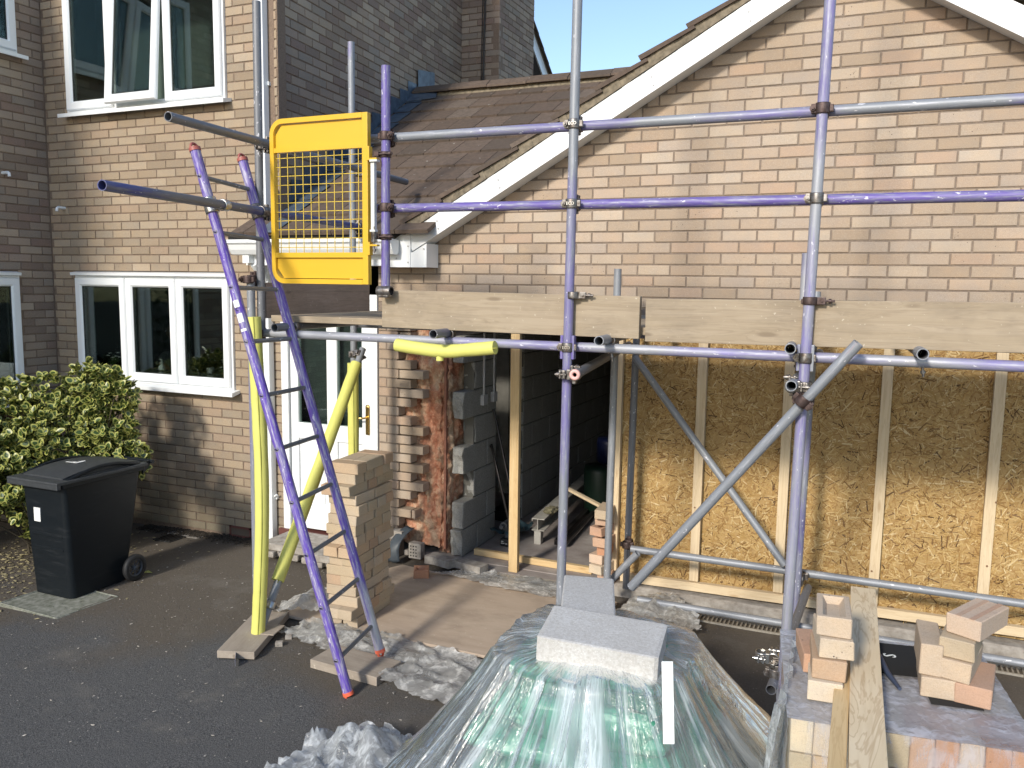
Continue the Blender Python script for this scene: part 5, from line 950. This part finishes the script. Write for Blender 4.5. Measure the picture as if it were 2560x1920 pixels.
for sx in (1, -1):
    cx = -2.045 if sx > 0 else -2.56; wh = MB(); c = V((cx, -1.20, .05)); Mx = Matrix.Rotation(R(90), 4, 'Y'); wh.lathe(c, [(.068, -.02), (.088, -.022), (.100, -.014), (.102, 0), (.100, .014), (.088, .022), (.068, .02)], 30, M=Mx); wo = wh.build('wheel', m_rub, bn)
    m = MB(); m.lathe(c, [(.068, -.014), (.068, .014), (.058, .014), (.058, -.014), (.068, -.014)], 30, M=Mx); m.lathe(c, [(.001, .02), (.018, .018), (.018, -.018)], 16, M=Mx); m.build('hub', m_hub, wo); m = MB()
    for k in range(8): a = k * PI / 4; m.tube(c, c + V((0, .06 * math.cos(a), .06 * math.sin(a))), .005, seg=6)
    m.build('spokes', m_hub, wo)
m = MB(); tt = lambda z: (z + .045) / .845; zc = .55; ya = bb[2] * (1 - tt(zc)) + tb[2] * tt(zc); m.box((-2.415, ya - .006, .50), (-2.35, ya - .0005, .60), bev=.002); lb_ = m.build('sticker', m_lab, bn); lb_.rotation_euler = (0, 0, 0)
# ------------------------------------------------------------------ shrub
shr = thing('variegated_shrub', 'variegated green and yellow shrub growing behind the black bin', 'shrub', (-3.2, -.75, -.08)); rnd = random.Random(11)
def leafmesh(k):
    m = MB(); L, w = .056, .0185; n = 8; ce = [V((L * (.5 - .5 * math.cos(PI * i / 4)), 0, 0)) for i in range(5)]
    def outl(f, dz): 
        pts = []
        for i in range(12): a = 2 * PI * i / 12; pts.append(V((L * .5 + L * .5 * f * math.cos(a), w * f * math.sin(a) * (1.1 - .25 * math.cos(a)), dz * abs(math.sin(a)) + .004 * math.cos(a) * k)))
        return pts
    o_ = outl(1, .006); i_ = outl(.62, .003); m.add(o_ + i_, [(j, (j + 1) % 12, 12 + (j + 1) % 12, 12 + j) for j in range(12)], 1, True); m.add(i_ + [V((L * .5, 0, 0))], [(j, (j + 1) % 12, 12) for j in range(12)], 0, True); me = m.mesh('leaf'); me.materials.append(m_leafc); me.materials.append(m_leafe); return me
LM = [leafmesh(k) for k in (-1, 0, 1, 2)]
blobs = [(-2.98, -.72, 1.22, .30), (-3.35, -.85, 1.08, .34), (-3.75, -1.0, 1.0, .38), (-2.78, -.80, .98, .26), (-2.55, -.85, .80, .20), (-2.42, -.86, .78, .14), (-3.1, -1.05, .85, .32), (-3.55, -1.25, .80, .36), (-3.9, -1.2, .72, .36), (-3.2, -1.25, .62, .28), (-3.6, -1.5, .55, .30), (-2.85, -.70, 1.38, .14), (-2.72, -.7, 1.26, .16), (-3.0, -1.35, .45, .22), (-3.35, -1.6, .42, .22), (-4.05, -1.3, 1.05, .3)]
lv = []
for (x, y, z, r) in blobs:
    nw = int(340 * r * r / .09)
    for i in range(nw // 3):
        a = rnd.uniform(0, 2 * PI); cz_ = rnd.uniform(-1, 1); s_ = math.sqrt(1 - cz_ * cz_); rr_ = r * (.80 + .25 * rnd.random() + .12 * fbm((x + a, y + cz_, z), 3)) * (rnd.random() ** .15); d = V((s_ * math.cos(a), s_ * math.sin(a), cz_)); c = V((x, y, z)) + d * rr_; c.z = max(c.z, .12)
        tip = (d + V((0, -.25, .65))).normalized(); k0 = rnd.uniform(0, 6.3)
        for w_ in range(6):      # whorl of leaves round each shoot tip
            b_ = tip.orthogonal().normalized(); b_ = Matrix.Rotation(k0 + w_ * PI / 3 + rnd.uniform(-.3, .3), 3, tip) @ b_; dr_ = (b_ * rnd.uniform(.6, 1.) + tip * rnd.uniform(.25, .9)).normalized(); M = frameM(dr_, tip); M = M @ Matrix.Rotation(rnd.uniform(-.5, .5), 3, 'X'); lv.append((c + tip * rnd.uniform(-.02, .02), M, rnd.uniform(.8, 1.35), rnd.randrange(4)))
def vis(c): x, y, z = px(c); return (0 if not (-20 < x < 420 and 880 < y < 1420) else 1e3 / z * (2 - c.y))
lv.sort(key=lambda t: -vis(t[0]) * (.6 + .4 * rnd.random())); vs, fs, mi = [], [], []
for i, (c, M, s_, k) in enumerate(lv):
    if i < 300: o = ob('leaf', LM[k], None, shr, c, M); o.scale = (s_, s_, s_)
    else:
        b0 = len(vs); me = LM[k]; vs += [(M @ (q_.co * s_)) + c for q_ in me.vertices]; fs += [[b0 + w_ for w_ in p.vertices] for p in me.polygons]; mi += [p.material_index for p in me.polygons]
w0 = WL[shr.name]; me = bpy.data.meshes.new('foliage'); me.from_pydata([v - w0 for v in vs], [], fs); me.polygons.foreach_set('material_index', mi); me.polygons.foreach_set('use_smooth', [True] * len(fs)); stuff(ob('foliage', me, [m_leafc, m_leafe], shr, w0))
m = MB(); rnd = random.Random(5)
for (x, y, z, r) in blobs:
    for k in range(4): e = V((x + rnd.uniform(-r, r) * .8, y + rnd.uniform(-r, r) * .8, z + rnd.uniform(-.3, .8) * r)); b0 = V((-3.2 + rnd.uniform(-.25, .25), -.85 + rnd.uniform(-.2, .2), -.09)); m.path([b0, b0.lerp(e, .5) + V((rnd.uniform(-.08, .08), rnd.uniform(-.08, .08), .05)), e], [.010, .007, .003], 6)
stuff(m.build('stems', simple('shrub bark', (.07, .055, .035), .9), shr))
# ------------------------------------------------------------------ bag pallet under clear sheeting
PC = V((2.12, -2.72, 0))
plt = thing('timber_pallet', 'timber pallet under the green bags beneath the clear sheeting', 'pallet', (PC.x, PC.y, 0))
for k in range(5): m = MB(); m.box((PC.x - .50, PC.y - .42 + .185 * k, .10), (PC.x + .50, PC.y - .32 + .185 * k, .12)); m.build('slat', m_sole, plt)
for k in range(3): m = MB(); m.box((PC.x - .48 + .43 * k, PC.y - .42, .01), (PC.x - .38 + .43 * k, PC.y + .42, .10)); m.build('bearer', m_sole, plt)
def bagmesh(L, Wd, H, seed):
    bm = bmesh.new(); bmesh.ops.create_cube(bm, size=1); bmesh.ops.subdivide_edges(bm, edges=bm.edges[:], cuts=9, use_grid_fill=True)
    for q_ in bm.verts:
        x, y, z = q_.co * 2; pu = (1 - abs(x) ** 4) * (1 - abs(y) ** 4); zz = z * (.35 + .65 * pu ** .5) * H / 2; sx = 1 - .05 * abs(y) ** 3 - .04 * abs(z); sy = 1 - .05 * abs(x) ** 3 - .04 * abs(z); p = V((x * L / 2 * sx, y * Wd / 2 * sy, zz)); k = fbm((p.x * 9 + seed, p.y * 9, p.z * 9), 4); q_.co = p + q_.co.normalized() * .012 * k
    for f in bm.faces: f.smooth = True
    me = bpy.data.meshes.new('bag'); bm.to_mesh(me); bm.free(); return me
bi = 0
LAYS = [((0, -.21, 0), (0, .21, 0)), ((-.23, 0, 90), (.23, 0, 90)), ((0, -.20, 0), (0, .20, 0)), ((-.21, 0, 90), (.21, 0, 90)), ((0, -.15, 0), (0, .17, 0)), ((-.02, .0, 4),)]
for lay, lst in enumerate(LAYS):
    for q_i, (dx, dy, ang) in enumerate(lst):
        Lb_ = (.86, .84, .80, .76, .68, .62)[lay]; o = ob('cement_bag', bagmesh(Lb_, .44 if lay < 4 else .40, .15, bi * 3), m_bag, None, (PC.x + dx, PC.y + dy, .185 + .122 * lay)); o.rotation_euler = (random.uniform(-.03, .03), random.uniform(-.03, .03), R(ang) + random.uniform(-.05, .05)); w1 = ['bottom', 'second', 'third', 'fourth', 'fifth', 'top'][lay]
        w2 = 'only' if len(lst) == 1 else ({0: 'front' if dy < 0 else 'rear', 1: 'left' if dx < 0 else 'right'}[lay % 2]); tag(o, 'green cement bag under clear sheeting, %s one in the %s layer' % (w2, w1), 'bag', 'green bags stacked under the clear sheeting'); bi += 1
# printed navy patch and white strip facing the camera
pa = thing('cement_bag', 'green bag with a navy printed face leaning under the block on the sheeting', 'bag', (2.17, -3.05, .75)); bmz = bagmesh(.52, .42, .13, 77); Mb = Matrix.Rotation(R(4), 4, 'Z') @ Matrix.Rotation(R(-52), 4, 'X'); o = ob('body', bmz, m_bag, pa, (2.15, -2.945, .60), Mb.to_3x3())
m = MB(); vs = []
for j in range(13):
    for i in range(17): u, v = i / 16, j / 12; x = -.20 + .40 * u; y = .20 - (.20 + .05 * math.sin(u * 3)) * v; vs.append(Mb.to_3x3() @ V((x, y, .0665 - .22 * y * y - .3 * x * x)) + V((2.15, -2.945, .60)))
m.add(vs, [(j * 17 + i, j * 17 + i + 1, (j + 1) * 17 + i + 1, (j + 1) * 17 + i) for j in range(12) for i in range(16)], 0, True); m.build('navy_print', m_bagn, pa)
ob('lettering', text_mesh('.co.uk', .026, .0004, .0004), m_bagw, pa, Mb.to_3x3() @ V((.03, .10, .0695)) + V((2.15, -2.945, .60)), Mb.to_3x3() @ Matrix.Rotation(R(8), 3, 'Z'))
m = MB(); c0 = onZ(1665, 1660, .82); c1 = onZ(1680, 1865, .62)
m.prism([onY(1654, 1655, -3.16), onY(1682, 1655, -3.16), onY(1686, 1860, -3.24), onY(1658, 1860, -3.24)], (0, .003, .001)); tag(m.build('paper_strip', m_bagw, None, onY(1670, 1760, -3.2)), 'white paper strip showing through the clear sheeting', 'paper')
# the clear cover: draped shell
def drape(name, C0, hx, hy, ztop, reach, seed, mat, slope=1.0, na=260, nr=90, rot=0., foldn=9., famp=.05, zb=.015):
    m = MB(); vs = []
    for j in range(nr + 1):
        for i in range(na):
            a = 2 * PI * i / na; ca_, sa = math.cos(a), math.sin(a); pe = 3.2; rb = 1 / ((abs(ca_) / hx) ** pe + (abs(sa) / hy) ** pe) ** (1 / pe); t = j / nr; rc = reach * (1 + .22 * mn.noise(V((ca_ * 1.5, sa * 1.5, seed))))
            if t < .35: r = rb * t / .35; z = ztop + .02 * fbm((ca_ * r * 5, sa * r * 5, seed), 3) - .03 * (t / .35) ** 3
            else:
                s_ = (t - .35) / .65; f1 = mn.noise(V((ca_ * foldn * .55, sa * foldn * .55, seed + s_ * .8))); f2 = 1 - 2 * abs(mn.noise(V((ca_ * foldn, sa * foldn, seed + 5 + s_ * .5)))); f = (.6 * f1 + .5 * f2) * famp * (.3 + 1.6 * s_) * (1.2 - .4 * s_)
                r = rb + rc * (s_ ** 1.15) + f; z = (ztop - .03) * (1 - s_) ** slope + zb * s_; z += .006 * fbm((ca_ * r * 9, sa * r * 9, seed), 3)
            z = max(z, .008); vs.append(V((C0.x + r * ca_, C0.y + r * sa, z)))
    m.add(vs, [(j * na + i, j * na + (i + 1) % na, (j + 1) * na + (i + 1) % na, (j + 1) * na + i) for j in range(1, nr) for i in range(na)] + [(0 * na + i, (i + 1) % na, na + (i + 1) % na, na + i) for i in range(na)], 0, True)
    me_ = m.build(name, mat, None, C0); ul = me_.data.uv_layers.new(name='fold'); lp = me_.data.loops
    for pl_ in me_.data.polygons:
        ids = [lp[k].vertex_index for k in pl_.loop_indices]; wr = max(i % na for i in ids) == na - 1 and min(i % na for i in ids) == 0
        for k in pl_.loop_indices: vi = lp[k].vertex_index; a_ = vi % na; ul.data[k].uv = (((a_ + (na if wr and a_ == 0 else 0)) / na) * 2.2, vi // na / nr)
    return me_
o = drape('polythene_cover', V((2.09, -2.70, 0)), .36, .34, .875, .68, 3.3, m_cover, slope=1.0, famp=.085); tag(o, 'clear polythene sheeting draped over the pallet of green bags', 'polythene')
o = sheet('bunched clear polythene tail lying on the drive left of the covered bags', [(.62, -2.95), (.66, -2.62), (.74, -2.46), (1.0, -2.42), (1.35, -2.50), (1.5, -2.95), (1.3, -3.3), (.8, -3.3)], .01, .10, .018, 31, m_poly, lift=lambda x, y: .12 * math.exp(-((x - .95) ** 2 + (y + 2.65) ** 2) * 30) + .06 * math.exp(-((x - 1.2) ** 2 + (y + 2.8) ** 2) * 20), fold=(7, 7))
# two concrete blocks
def cblock(label, c, rot, L=.44, Wd=.215, H=.10, seed=1):
    me = rough_block(Wd, H, L, seed); o = ob('concrete_block', me, m_blk, None, c); o.rotation_euler = rot; return tag(o, label, 'block')
cblock('grey concrete block lying crosswise in front on the clear sheeting', (2.150, -2.825, .905), (R(5), R(2.5), R(6.5)), .44, .26, .10, 2)
cblock('grey concrete block laid end-on behind the crosswise one on the sheeting', (1.985, -2.51, .90), (R(2), R(-1), R(108)), .44, .215, .10, 9)
# ------------------------------------------------------------------ brick pallet right
bp = thing('brick_pack', 'shrink-wrapped pack of new pale bricks in the bottom right corner', 'brick pack', (2.845, -3.13, 0))
bx0, by0, top = 2.845, -3.13, .915; cols = 10; step = .0668; H_ = .106
mats_ = [m_newl, m_new, m_newl, m_newl, m_red, m_newl]
def pk(x, y, z, rot, L=.215, var=0, mt=None): o = ob('brick', mbrick(solid_brick(var=var), mt or random.choice(mats_)), None, bp, (x, y, z)); o.rotation_euler = rot; return o
for lay in range(8):
    zc = top - H_ / 2 - lay * H_
    for k in range(cols):
        if lay < 4: pk(bx0 + step * (k + .5), by0 + .1075 + random.uniform(-.004, .004), zc, (R(90), 0, R(90)), var=k % 4)
    for r in range(1, 3):
        for k in range(cols):
            if lay == 0 or (lay < 4 and k in (0, cols - 1)): pk(bx0 + step * (k + .5), by0 + .1075 + .22 * r, zc, (R(90), 0, R(90)), var=k % 4)
boxp('core', (bx0 + .01, by0 + .01, .12), (bx0 + step * cols - .01, by0 + .65, top - .02), m_new, bp)
m = MB(); nx_, n2 = 40, 26
def wshell(x0, x1, y0, y1, z0, z1, name, mat, par, seed):
    m = MB()
    def grid(f, nu, nv):
        vs = [f(i / nu, j / nv) for j in range(nv + 1) for i in range(nu + 1)]; m.add(vs, [(j * (nu + 1) + i, j * (nu + 1) + i + 1, (j + 1) * (nu + 1) + i + 1, (j + 1) * (nu + 1) + i) for j in range(nv) for i in range(nu)], 0, True)
    k = lambda p: .006 * fbm((p.x * 14, p.y * 14, p.z * 14 + seed), 3)
    def F(u, v): p = V((x0 + (x1 - x0) * u, y0, z0 + (z1 - z0) * v)); p.y -= abs(k(p)) + .001; return p
    def Lf(u, v): p = V((x0, y1 + (y0 - y1) * u, z0 + (z1 - z0) * v)); p.x -= abs(k(p)) + .001; return p
    def Rt(u, v): p = V((x1, y0 + (y1 - y0) * u, z0 + (z1 - z0) * v)); p.x += abs(k(p)) + .001; return p
    grid(F, 40, 40); grid(Lf, 40, 40); grid(Rt, 40, 40); return m.build(name, mat, par)
wx1 = bx0 + step * cols + .006; wshell(bx0 - .006, wx1, by0 - .005, by0 + .67, .1, top + .004, 'wrap_sides', m_wrap, bp, 2)
m = MB(); vs = []
for j in range(41):
    for i in range(41): u, v = i / 40, j / 40; x = bx0 - .012 + (wx1 - bx0 + .018) * u; y = by0 - .012 + .70 * v; vs.append(V((x, y, top + .006 + .006 * abs(fbm((x * 6, y * 14, 3), 3)))))
m.add(vs, [(j * 41 + i, j * 41 + i + 1, (j + 1) * 41 + i + 1, (j + 1) * 41 + i) for j in range(40) for i in range(40)], 0, True); m.build('wrap_top', m_wrapt, bp)
m = MB(); m.prism([V((3.0, -2.76, top + .016)), V((3.42, -2.74, top + .016)), V((3.42, -2.48, top + .016)), V((3.0, -2.50, top + .016))], (0, 0, .001)); bl_ = m.build('printed_band', m_dark, bp); m = MB(); m.box((3.27, -2.93, top + .014), (3.42, -2.87, top + .015)); m.build('printed_band', m_dark, bp)
for (tx, x, y, s_, r_) in (('W', 3.085, -2.63, .06, 80), ('S', 3.20, -2.60, .06, 85), ('M', 3.085, -2.70, .05, 80)): o = ob('lettering', text_mesh(tx, s_, .0004, .0006), m_bagw, bl_, (x, y, top + .0185)); o.rotation_euler = (0, 0, R(r_))
for (a, b_) in (((3.01, -2.72), (3.13, -2.725)), ((3.13, -2.725), (3.115, -2.67))): m = MB(); m.path([V((*a, top + .018)), V((*b_, top + .018))], .0018, 4); m.build('print_line', m_bagw, bl_)
m = MB(); m.path([V((3.10, -2.48, top + .04)), V((3.13, -2.56, top + .035)), V((3.155, -2.66, top + .03)), V((3.17, -2.76, top + .02)), V((3.19, -2.86, top + .018))], [.012, .014, .013, .010, .006], 6); m.build('torn_wrap_fold', simple('slate blue film', (.05, .065, .11), .4), bp)
m = MB(); m.path([onY(2497, 1605, -2.5), onY(2528, 1685, -2.5), onY(2500, 1720, -2.55)], .0045, 6); m.build('strap', m_strap, bp)
bp.rotation_euler = (0, 0, R(8))
# polythene hanging at the left side of the pack
m = MB(); vs = []
for j in range(41):
    for i in range(25): u, v = i / 24, j / 40; y = by0 - .04 + .62 * u; z = .95 - .75 * v; x = bx0 - .035 - .05 * v + .03 * fbm((y * 9, z * 2, 4), 3) * (.4 + v) + .012 * math.sin(y * 60 + z * 3); vs.append(V((x, y, z)))
m.add(vs, [(j * 25 + i, j * 25 + i + 1, (j + 1) * 25 + i + 1, (j + 1) * 25 + i) for j in range(40) for i in range(24)], 0, True); tag(m.build('polythene_flap', m_poly, None, (bx0 - .05, by0 + .3, .9)), 'clear polythene flap hanging down the left side of the brick pack', 'polythene')
sheet('dusty polythene lying in the gap between the covered bags and the brick pack', [(2.55, -3.2), (2.6, -2.6), (2.7, -2.2), (2.8, -2.2), (2.8, -3.2)], .02, .25, .02, 41, m_poly, fold=(8, 4), lift=lambda x, y: .15)
# timbers lying on the pack
zt = top + .045; b = board('timber_length', (3.090, -4.35, zt + .005), (3.020, -2.04, zt + .01), .095, .047, m_pine3); tag(b, 'long wide-grained timber running over the brick pack towards the camera', 'timber')
b = board('timber_length', (3.000, -4.25, zt - .003), (2.965, -2.12, zt + .0), .046, .045, m_pine); tag(b, 'narrower timber lying left of the wide one over the brick pack', 'timber')
# loose bricks on the pack
LB_T = [
 ('cream brick at the bottom of the left pile on the brick pack', 2885, 0, (2.925, -3.00, 0), 4, m_newl, 0), ('mottled tan brick second from the bottom of the left pile', 0, 0, (2.928, -2.985, 1), 6, m_new, 0),
 ('pink-grey brick third up in the left pile, turned askew', 0, 0, (2.940, -2.975, 2), 10, m_newl, 0), ('frogged cream brick lying on top of the left pile', 0, 0, (2.938, -2.96, 3), 4, m_newl, 1),
 ('orange brick peeping out behind the foot of the left pile', 0, 0, (2.885, -2.86, .4), 12, m_red, 0)]
for (lb, a, b0, (x, y, k), ang, mt, fg) in LB_T: o = ob('loose_brick', mbrick(solid_brick(var=int(k), frog=bool(fg)), mt), None, None, (x, y + .10, top + .047 + .0662 * k)); o.rotation_euler = (0, 0, R(90 + ang)); tag(o, lb, 'brick', 'loose bricks on the shrink-wrapped pack')
RT_ = [('cream brick at the lower left of the right pile on the brick pack', (3.262, -2.78, 0), 92, m_newl, (0, 0)), ('orange brick at the lower right of the right pile', (3.375, -2.79, 0), 82, m_red, (0, 0)),
 ('brick stood on edge at the left of the right pile', (3.235, -2.77, 1.28), 92, m_newl, (90, 0)), ('cream brick in the middle of the right pile', (3.325, -2.78, 1), 76, m_newl, (0, 0)),
 ('tan brick under the ribbed one in the right pile', (3.328, -2.77, 2), 78, m_new, (0, 0)), ('ribbed pale brick on the very top of the right pile', (3.372, -2.75, 3), 62, m_newl, (0, 0))]
for (lb, (x, y, k), ang, mt, (rx_, ry_)) in RT_:
    o = ob('loose_brick', mbrick(solid_brick(var=int(k)), mt), None, None, (x - .005, y + .06, top + .047 + .0662 * k)); o.rotation_euler = (R(rx_), R(ry_), R(ang)); tag(o, lb, 'brick', 'loose bricks on the shrink-wrapped pack')
    if k == 3:
        for s_ in (-.024, .018): g = MB(); g.box((-.107, s_ - .007, .0322), (.107, s_ + .007, .0334)); gg = ob('rib', g.mesh('rib'), m_red, o, WL[o.name])
# ------------------------------------------------------------------ kitchen window sill things and person
def pot(lb, x, y, fl=True):
    t = thing('flower_pot', lb, 'plant', (x, y, 1.332)); c = V((x, y, 1.332)); m = MB(); m.lathe(c, [(.001, 0), (.035, 0), (.046, .07), (.042, .07), (.001, .06)], 16); m.build('pot', m_pot, t); rnd = random.Random(int(x * 100)); m = MB(); f = MB()
    for i in range(34): a = rnd.uniform(0, 6.3); r = rnd.uniform(.01, .085); z = rnd.uniform(.07, .16) - r * .3; m.path([c + V((0, 0, .06)), c + V((r * .6 * math.cos(a), r * .5 * math.sin(a), z)), c + V((r * math.cos(a), r * .6 * math.sin(a), z * .9))], [.002, .008, .001], 5)
    for i in range(9): a = rnd.uniform(0, 6.3); r = rnd.uniform(.01, .08); cc = c + V((r * math.cos(a), r * .6 * math.sin(a), rnd.uniform(.10, .19))); f.lathe(cc, [(.001, .006), (.013, .004), (.015, -.002), (.001, -.006)], 8)
    stuff(m.build('leaves', m_leafg, t)); stuff(f.build('flowers', m_petal, t))
pot('white flowering pot plant on the sill behind the left kitchen pane', -3.70, .115); pot('second white flowering plant on the kitchen sill nearer the mullion', -3.50, .115); pot('white orchid in a tan pot behind the right kitchen pane', -2.30, .115)
def bottle(lb, x, y, h, r, pump):
    t = thing('bottle', lb, 'bottle', (x, y, 1.332)); c = V((x, y, 1.332)); m = MB(); m.lathe(c, [(.001, 0), (r, 0), (r, h * .55), (r * .8, h * .7), (r * .35, h * .78), (r * .35, h * .84)], 18); m.build('body', m_upvc, t); m = MB(); m.lathe(c, [(r * .45, h * .82), (r * .45, h * .97), (.001, h)], 12)
    if pump: m.path([c + V((0, 0, h)), c + V((0, 0, h * 1.15)), c + V((-.03, 0, h * 1.13))], .004, 6)
    m.build('cap', m_lab, t)
bottle('white pump bottle behind the middle kitchen pane', -3.08, .11, .13, .03, True); bottle('white bleach bottle behind the middle kitchen pane', -2.92, .11, .17, .032, False)
m = MB(); m.path([(-3.0 + .0, .35, 1.14), (-3.0, .35, 1.33)] + [(-3.0 + .07 - .07 * math.cos(a), .35, 1.33 + .07 * math.sin(a)) for a in [i * PI / 10 for i in range(1, 11)]] + [(-2.86, .35, 1.28)], .009, 10); tag(m.build('kitchen_tap', m_chrome, None, (-3.0, .35, 1.14)), 'arched chrome tap behind the middle kitchen pane', 'tap')
m = MB(); m.lathe((-2.58, .2, 1.332), [(.001, 0), (.028, 0), (.034, .09), (.030, .09), (.026, .005)], 18); tag(m.build('beaker', m_sock, None, (-2.58, .2, 1.332)), 'grey beaker behind the right kitchen pane', 'beaker')
def skin(name, pts, edges, rad, mat, parent, sub=2, root=0):
    me = bpy.data.meshes.new(name); me.from_pydata([V(p) for p in pts], edges, []); o = bpy.data.objects.new(name, me); COL.objects.link(o); sm = o.modifiers.new('k', 'SKIN'); 
    for i, d in enumerate(me.skin_vertices[0].data): d.radius = rad[i] if isinstance(rad[i], tuple) else (rad[i], rad[i]); d.use_root = (i == root)
    su = o.modifiers.new('s', 'SUBSURF'); su.levels = su.render_levels = sub; bpy.context.view_layer.update(); m2 = bpy.data.meshes.new_from_object(o.evaluated_get(bpy.context.evaluated_depsgraph_get())); bpy.data.objects.remove(o); m2.materials.clear()
    for p in m2.polygons: p.use_smooth = True
    return ob(name, m2, mat, parent, (0, 0, 0))
per = thing('person', 'person with dark hair standing at the kitchen sink holding a phone', 'person', (-3.950, 1.170, 0)); B0 = V((-3.950, 1.170, 0))
pts = [(-3.950, 1.170, .95), (-3.950, 1.170, 1.15), (-3.950, 1.150, 1.38), (-3.950, 1.150, 1.46), (-3.950, 1.120, 1.60), (-4.120, 1.150, 1.40), (-4.200, 1.020, 1.18), (-3.920, 0.780, 1.30), (-3.780, 1.150, 1.40), (-3.720, 1.020, 1.18), (-3.660, 0.780, 1.30), (-4.040, 1.180, .88), (-4.050, 1.180, .45), (-4.050, 1.200, .06), (-3.860, 1.180, .88), (-3.850, 1.180, .45), (-3.850, 1.200, .06)]
ed = [(0, 1), (1, 2), (2, 3), (3, 4), (2, 5), (5, 6), (6, 7), (2, 8), (8, 9), (9, 10), (0, 11), (11, 12), (12, 13), (0, 14), (14, 15), (15, 16)]
skin('body', pts, ed, [(.15, .1), (.13, .09), (.14, .09), (.05, .05), (.05, .05), .055, .042, .03, .055, .042, .03, .085, .06, .045, .085, .06, .045], m_cloth, per)
hd_ = [(-3.950, 1.120, 1.56), (-3.950, 1.110, 1.66), (-3.950, 1.120, 1.74), (-3.950, 1.050, 1.655)]; skin('head', hd_, [(0, 1), (1, 2), (1, 3)], [(.045, .05), (.072, .085), (.07, .085), .014], m_skin, per)
hm = MB(); hm.lathe((-3.950, 1.150, 1.70), [(.001, .115), (.05, .105), (.085, .06), (.095, 0), (.09, -.07), (.075, -.1)], 20); hm.build('hair', m_hair, per)
for sx in (-1, 1):
    m = MB(); m.lathe((-3.95 + .028 * sx, 1.036, 1.675), [(.001, .008), (.010, .004), (.010, -.004), (.001, -.008)], 10); m.build('eye', m_upvc, per); hb = V((-3.92 if sx < 0 else -3.66, .78, 1.30)); t0 = V((-3.790, 0.720, 1.36)); d = (t0 - hb).normalized()
    pp = [hb, hb + d * .05]; ee = [(0, 1)]; rr_ = [(.026, .016), (.034, .014)]; sdv = V((0, 0, 1)) if True else None; palm = hb + d * .07
    for f in range(4): o1 = palm + V((0, .0, .028 - .019 * f)); i0 = len(pp); pp += [o1, o1 + d * .028 + V((0, -.012, 0)), o1 + d * .045 + V((0, -.002, 0))]; ee += [(1, i0), (i0, i0 + 1), (i0 + 1, i0 + 2)]; rr_ += [.009, .0085, .007]
    i0 = len(pp); pp += [hb + d * .03 + V((0, -.02, .03)), hb + d * .06 + V((0, -.03, .045))]; ee += [(1, i0), (i0, i0 + 1)]; rr_ += [.011, .008]; skin('hand', pp, ee, rr_, m_skin, per, root=1)
m = MB(); m.box((-3.830, 0.705, 1.32), (-3.755, 0.715, 1.46), bev=.004); tag(m.build('phone', m_iron, None, (-3.790, 0.710, 1.39)), 'phone held up by the person at the kitchen window', 'phone')
# ------------------------------------------------------------------ neighbouring house across the drive (seen only in the window glass)
nb = thing('neighbour_house', 'pale rendered house across the drive reflected in the window panes', 'house', (-15, -14, 0)); m = MB(); m.box((-21, -20, 0), (-9, -14, 5.2)); m.build('wall', m_opp, nb)
m = MB(); m.prism([V((-21.4, -20.5, 5.1)), V((-21.4, -13.5, 5.1)), V((-21.4, -17, 8.0))], (12.8, 0, 0)); m.build('roof', m_oppr, nb)
for x in (-19.5, -16.2, -12.5): m = MB(); m.box((x, -14.02, 3.0), (x + 1.6, -13.96, 4.3)); wn_ = m.build('window', m_upvc, nb); m = MB(); m.box((x + .1, -13.955, 3.1), (x + 1.5, -13.95, 4.2)); m.build('pane', m_glass, wn_)
hg = MB(); hvs = []; rnd = random.Random(2)
for i in range(4200):
    x = rnd.uniform(-22, 10); y = -11 + rnd.gauss(0, .35) - (4 if x > -2 else 0); z = rnd.uniform(0, 1.9) + .2 * fbm((x, 0, 0)); s_ = rnd.uniform(.06, .14); d = V((rnd.gauss(0, 1), rnd.gauss(0, 1), rnd.gauss(0, 1))).normalized(); u = d.orthogonal().normalized() * s_; v = d.cross(u).normalized() * s_ * .6; c = V((x, y, z)); hg.add([c - u, c - v, c + u, c + v], [(0, 1, 2, 3)])
hh = thing('hedge', 'green hedge across the drive reflected in the window panes', 'hedge', (-8, -11, 0)); stuff(hg.build('foliage', m_hedge, hh))
